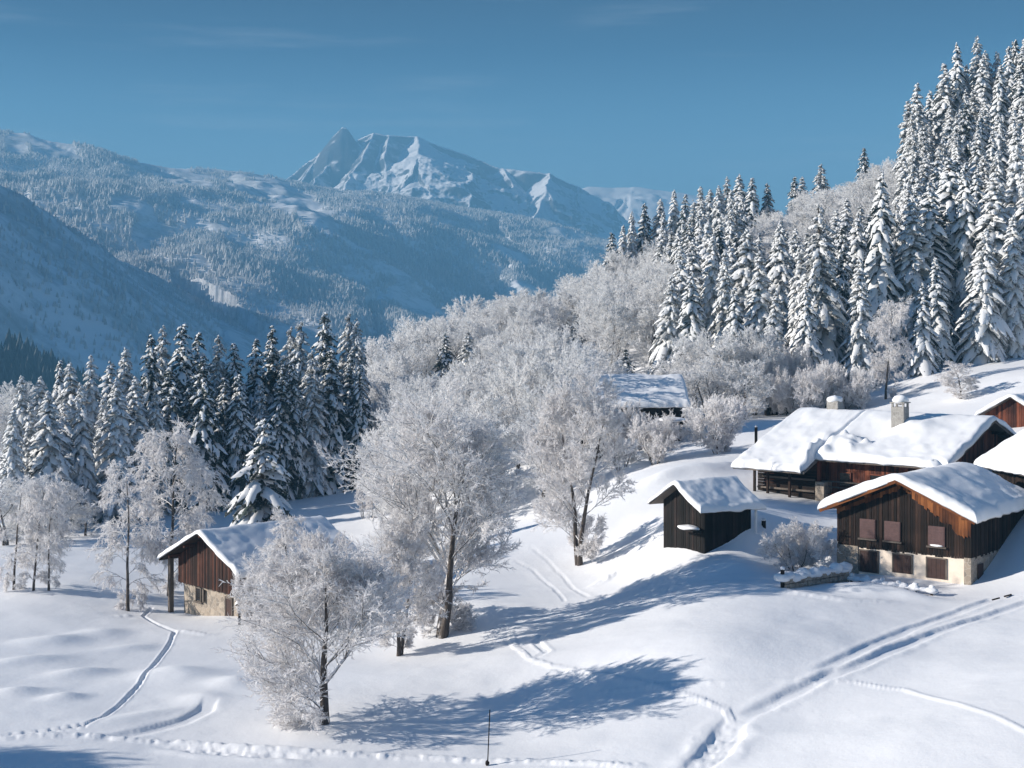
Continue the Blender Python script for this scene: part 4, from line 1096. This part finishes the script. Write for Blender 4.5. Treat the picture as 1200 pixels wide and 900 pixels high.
b = MB(); b.box(-6.9, -5.7, 1.2, 9., -1, 1.6); b.build('stone_base', M_STONE, fh)
b = MB(); b.hexa([(-9.2, -.3, 2.1), (-5.9, -.3, 3.2), (-5.9, 3.2, 3.2), (-9.2, 3.2, 2.1), (-9.2, -.3, 2.2), (-5.9, -.3, 3.3), (-5.9, 3.2, 3.3), (-9.2, 3.2, 2.2)]); lt = b.build('lean_to', M_WDARK, fh)
b = MB(); b.blob((-7.6, 1.4, 2.85), (1.8, 1.9, .3), 4); b.build('snow_patch', M_RSNOW, lt, True)

# ------------------------------------------------------------------ small things
def post(u, vb, h, label, lean=.0, snow=True, group=None, w=.16):
    x, y = hpt(u, vb); z = gz(x, y)
    r = empty('fence_post', (x, y, z), random.uniform(0, 1)); tag(r, label, 'post', group)
    b = MB(); b.beam((0, 0, -.5), (lean * h, 0, h), w); b.build('shaft', M_WDARK, r)
    if snow:
        b = MB(); b.blob((lean * h, 0, h + .08), (w * .8, w * .8, .13), int(u)); b.build('snow_cap', M_RSNOW, r, True)
post(734, 537, 2.3, 'dark wooden post under the frosted trees by the far house, left of two', w=.24)
post(762, 540, 1.7, 'dark wooden post under the frosted trees by the far house, right of two', w=.24)
post(886, 521, 1.9, 'dark wooden post beyond the left end of the farmhouse roof', w=.24)
post(917, 690, 1.35, 'weathered post at the left end of the low stone wall', w=.2)
post(895, 628, .5, 'short stub sticking out of the snow beside the frosted bush', w=.25)
for u, v, s in ((1167, 703, 'left'), (1181, 699, 'right')):
    x, y = hpt(u, v); z = gz(x, y)
    b = MB(); b.beam((-.28, -.1, -.02), (.28, .08, .08), .09, .08); o = b.build('fallen_branch', M_WDARK); o.location = (x, y, z + .04)
    tag(o, f'short dark branch lying beside the road ruts, {s} of two', 'branch')
# pole in foreground
x, y = hpt(571, 897); z = gz(x, y)
r = empty('marker_pole', (x, y, z)); tag(r, 'thin dark marker pole standing in the foreground snow at the bottom', 'pole')
b = MB(); b.beam((0, 0, -.4), (.13, .05, 2.8), .055); b.build('shaft', M_WDARK, r)
b = MB(); b.blob((0, 0, .12), (.12, .12, .14), 3); b.build('foot_block', M_WDARK, r, True)
# low stone wall with snow + fence rails
def wall_snow():
    a = np.array(hpt(918, 690)); c = np.array(hpt(992, 683))
    z = gz(*a); t = c - a; Lw = np.hypot(*t)
    r = empty('stone_wall', (a[0], a[1], z - .1), math.atan2(t[1], t[0])); tag(r, 'low ruined stone wall capped with snow in front of the chalet', 'wall')
    b = MB()
    rs = random.Random(4); x = 0
    while x < Lw:
        w = rs.uniform(.3, .6)
        for k in range(3): b.box(x + .01, min(x + w, Lw) - .01, -.25 - rs.uniform(0, .06), .25, -.3 + k * .38, .06 + k * .38 + rs.uniform(-.02, .02) - .01)
        x += w
    b.build('masonry', M_STONE, r, bevel=.04)
    b = MB(); n = int(Lw / .55)
    for i in range(n + 1): b.blob((i * Lw / n, .12 + .1 * math.sin(i * 1.7), .86 + .10 * math.sin(i * 2.1)), (.62 + .12 * math.sin(i * 2.9), .62, .30 + .12 * math.sin(i * 3.3)), i)
    b.build('snow_cap', M_RSNOW, r, True)
    a = np.array(hpt(998, 683)); c = np.array(hpt(1092, 698)); t = c - a; Lw = np.hypot(*t)
    r = empty('rail_fence', (a[0], a[1], gz(*a)), math.atan2(t[1], t[0])); tag(r, 'snow-loaded log rail fence running from stone wall towards the chalet corner', 'fence')
    z1 = gz(*c) - gz(*a)
    n = 6
    for i in range(n):
        x = i * Lw / (n - 1)
        b = MB(); b.box(x - .08, x + .08, -.08, .08, -.7 + z1 * i / (n - 1), .52 + z1 * i / (n - 1)); p = b.build('fence_post', M_WDARK, r)
        b = MB(); b.blob((x, 0, .58 + z1 * i / (n - 1)), (.22, .2, .14), i); b.build('snow_cap', M_RSNOW, p, True)
    for k, zz in enumerate((-.06, .26)):
        b = MB(); b.beam((-.3, -.14, zz), (Lw + .3, -.14, zz + z1), .12); rl = b.build('rail', M_WDARK, r)
        if k == 1:
            s = MB()
            for i in range(16): s.blob((i * Lw / 15, -.12, zz + .10 + z1 * i / 15), (.52, .36, .17 + .09 * math.sin(i * 2.7)), i + 30)
            s.build('snow_ridge', M_RSNOW, rl, True)
wall_snow()
def snow_shed(u, v, w, label, h=1.4):
    x, y = hpt(u, v); z = gz(x, y)
    r = empty('wood_pile', (x, y, z), .1); tag(r, label, 'wood pile')
    b = MB(); rs = random.Random(int(u))
    for k in range(5):
        for i in range(int(w / .28)):
            cx = -w / 2 + i * .28 + .14; b.box(cx - .12, cx + .12, -.6 - rs.uniform(0, .08), .6, k * h / 5 - .1, (k + 1) * h / 5 - .12)
    b.build('logs', M_WDARK, r)
    b = MB()
    for i in range(int(w / .8) + 1): b.blob((-w / 2 + i * .8, 0, h + .08), (.85, .9, .38), i + 3)
    b.build('snow_cap', M_RSNOW, r, True)
snow_shed(912, 486, 3.4, 'low snow-capped wood pile at the forest foot beyond the farmhouse', 1.1)

# ------------------------------------------------------------------ haze, light, world, camera
def haze():
    x0, x1, y0, y1, z0, z1 = -5900, 5900, -450, 8800, -320, 885
    b = MB(); b.box(x0, x1, y0, y1, z0, z1)
    m = bpy.data.materials.new('valley_haze'); m.use_nodes = True; nt = m.node_tree; nt.nodes.clear()
    out = nt.nodes.new('ShaderNodeOutputMaterial'); pv = nt.nodes.new('ShaderNodeVolumePrincipled')
    pv.inputs['Color'].default_value = (.15, .365, .56, 1); pv.inputs['Density'].default_value = 2.4e-4
    nt.links.new(pv.outputs[0], out.inputs['Volume'])
    o = b.build('haze', m); tag(o, 'thin blue winter haze filling the valley', kind='stuff', cat='haze')
    m.cycles.homogeneous_volume = True if hasattr(m.cycles, 'homogeneous_volume') else None
try: haze()
except AttributeError as ex: print('haze flag', ex)

sun_dir = np.array((math.sin(SUN_AZ) * math.cos(SUN_EL), math.cos(SUN_AZ) * math.cos(SUN_EL), math.sin(SUN_EL)))
ld = bpy.data.lights.new('sun', 'SUN'); ld.energy = 5.0; ld.angle = rad(.53); ld.color = (1, .925, .83)
lo = bpy.data.objects.new('sun', ld); COL.objects.link(lo)
from mathutils import Vector
lo.rotation_euler = Vector(tuple(sun_dir)).to_track_quat('Z', 'Y').to_euler(); lo.location = tuple(sun_dir * 200)

w = bpy.data.worlds.new('World'); scene.world = w; w.use_nodes = True
nt = w.node_tree; bg = nt.nodes['Background']
sky = nt.nodes.new('ShaderNodeTexSky'); sky.sky_type = 'NISHITA'; sky.sun_disc = False
sky.sun_elevation = SUN_EL; sky.sun_rotation = SUN_AZ
sky.altitude = 1400; sky.air_density = 1.0; sky.dust_density = .15; sky.ozone_density = 3.0
tc = nt.nodes.new('ShaderNodeTexCoord')
mp = nt.nodes.new('ShaderNodeMapping'); mp.inputs['Scale'].default_value = (2.2, 2.2, 26); mp.inputs['Rotation'].default_value = (0, rad(2.5), 0)
nt.links.new(tc.outputs['Generated'], mp.inputs[0])
cn = noise(nt, mp.outputs[0], 1.6, 6, .6)
cf = maprange(nt, cn, .55, .80, 0, .16)
mul = nt.nodes.new('ShaderNodeMix'); mul.data_type = 'RGBA'; mul.blend_type = 'MULTIPLY'; mul.inputs[0].default_value = 1
nt.links.new(sky.outputs[0], mul.inputs[6]); 
sz = nt.nodes.new('ShaderNodeSeparateXYZ'); nt.links.new(tc.outputs['Generated'], sz.inputs[0])
nt.links.new(ramp(nt, sz.outputs[2], [(.0, (.80, .90, .90)), (.10, (.66, .80, .82)), (.145, (.36, .54, .60)), (.19, (.07, .20, .30)), (.23, (.0, .05, .14)), (.5, (.12, .38, .60)), (1., (.20, .44, .66))]), mul.inputs[7])
c = mixc(nt, cf, mul.outputs[2], (6, 6.3, 6.6))
nt.links.new(c, bg.inputs['Color'])
bg.inputs['Strength'].default_value = .08

cam = bpy.data.cameras.new('camera'); co = bpy.data.objects.new('camera', cam); COL.objects.link(co)
cam.sensor_width = 36; cam.lens = FPX / 1200 * 36
co.location = (0, 0, 0); co.rotation_euler = (rad(90), 0, 0)
cam.shift_y = -(450 - HOR) / 1200
cam.clip_end = 40000; cam.clip_start = .5
scene.camera = co

vs = scene.view_settings
vs.view_transform = 'Standard'; vs.look = 'None'; vs.gamma = 1; vs.use_curve_mapping = False; vs.exposure = 1.12
scene.render.engine = 'CYCLES'
cy = scene.cycles
cy.use_denoising = True
try: cy.denoiser = 'OPENIMAGEDENOISE'
except Exception: pass
cy.max_bounces = 12; cy.diffuse_bounces = 8; cy.transmission_bounces = 10; cy.volume_bounces = 1; cy.glossy_bounces = 2; cy.transparent_max_bounces = 4
cy.sample_clamp_indirect = 6
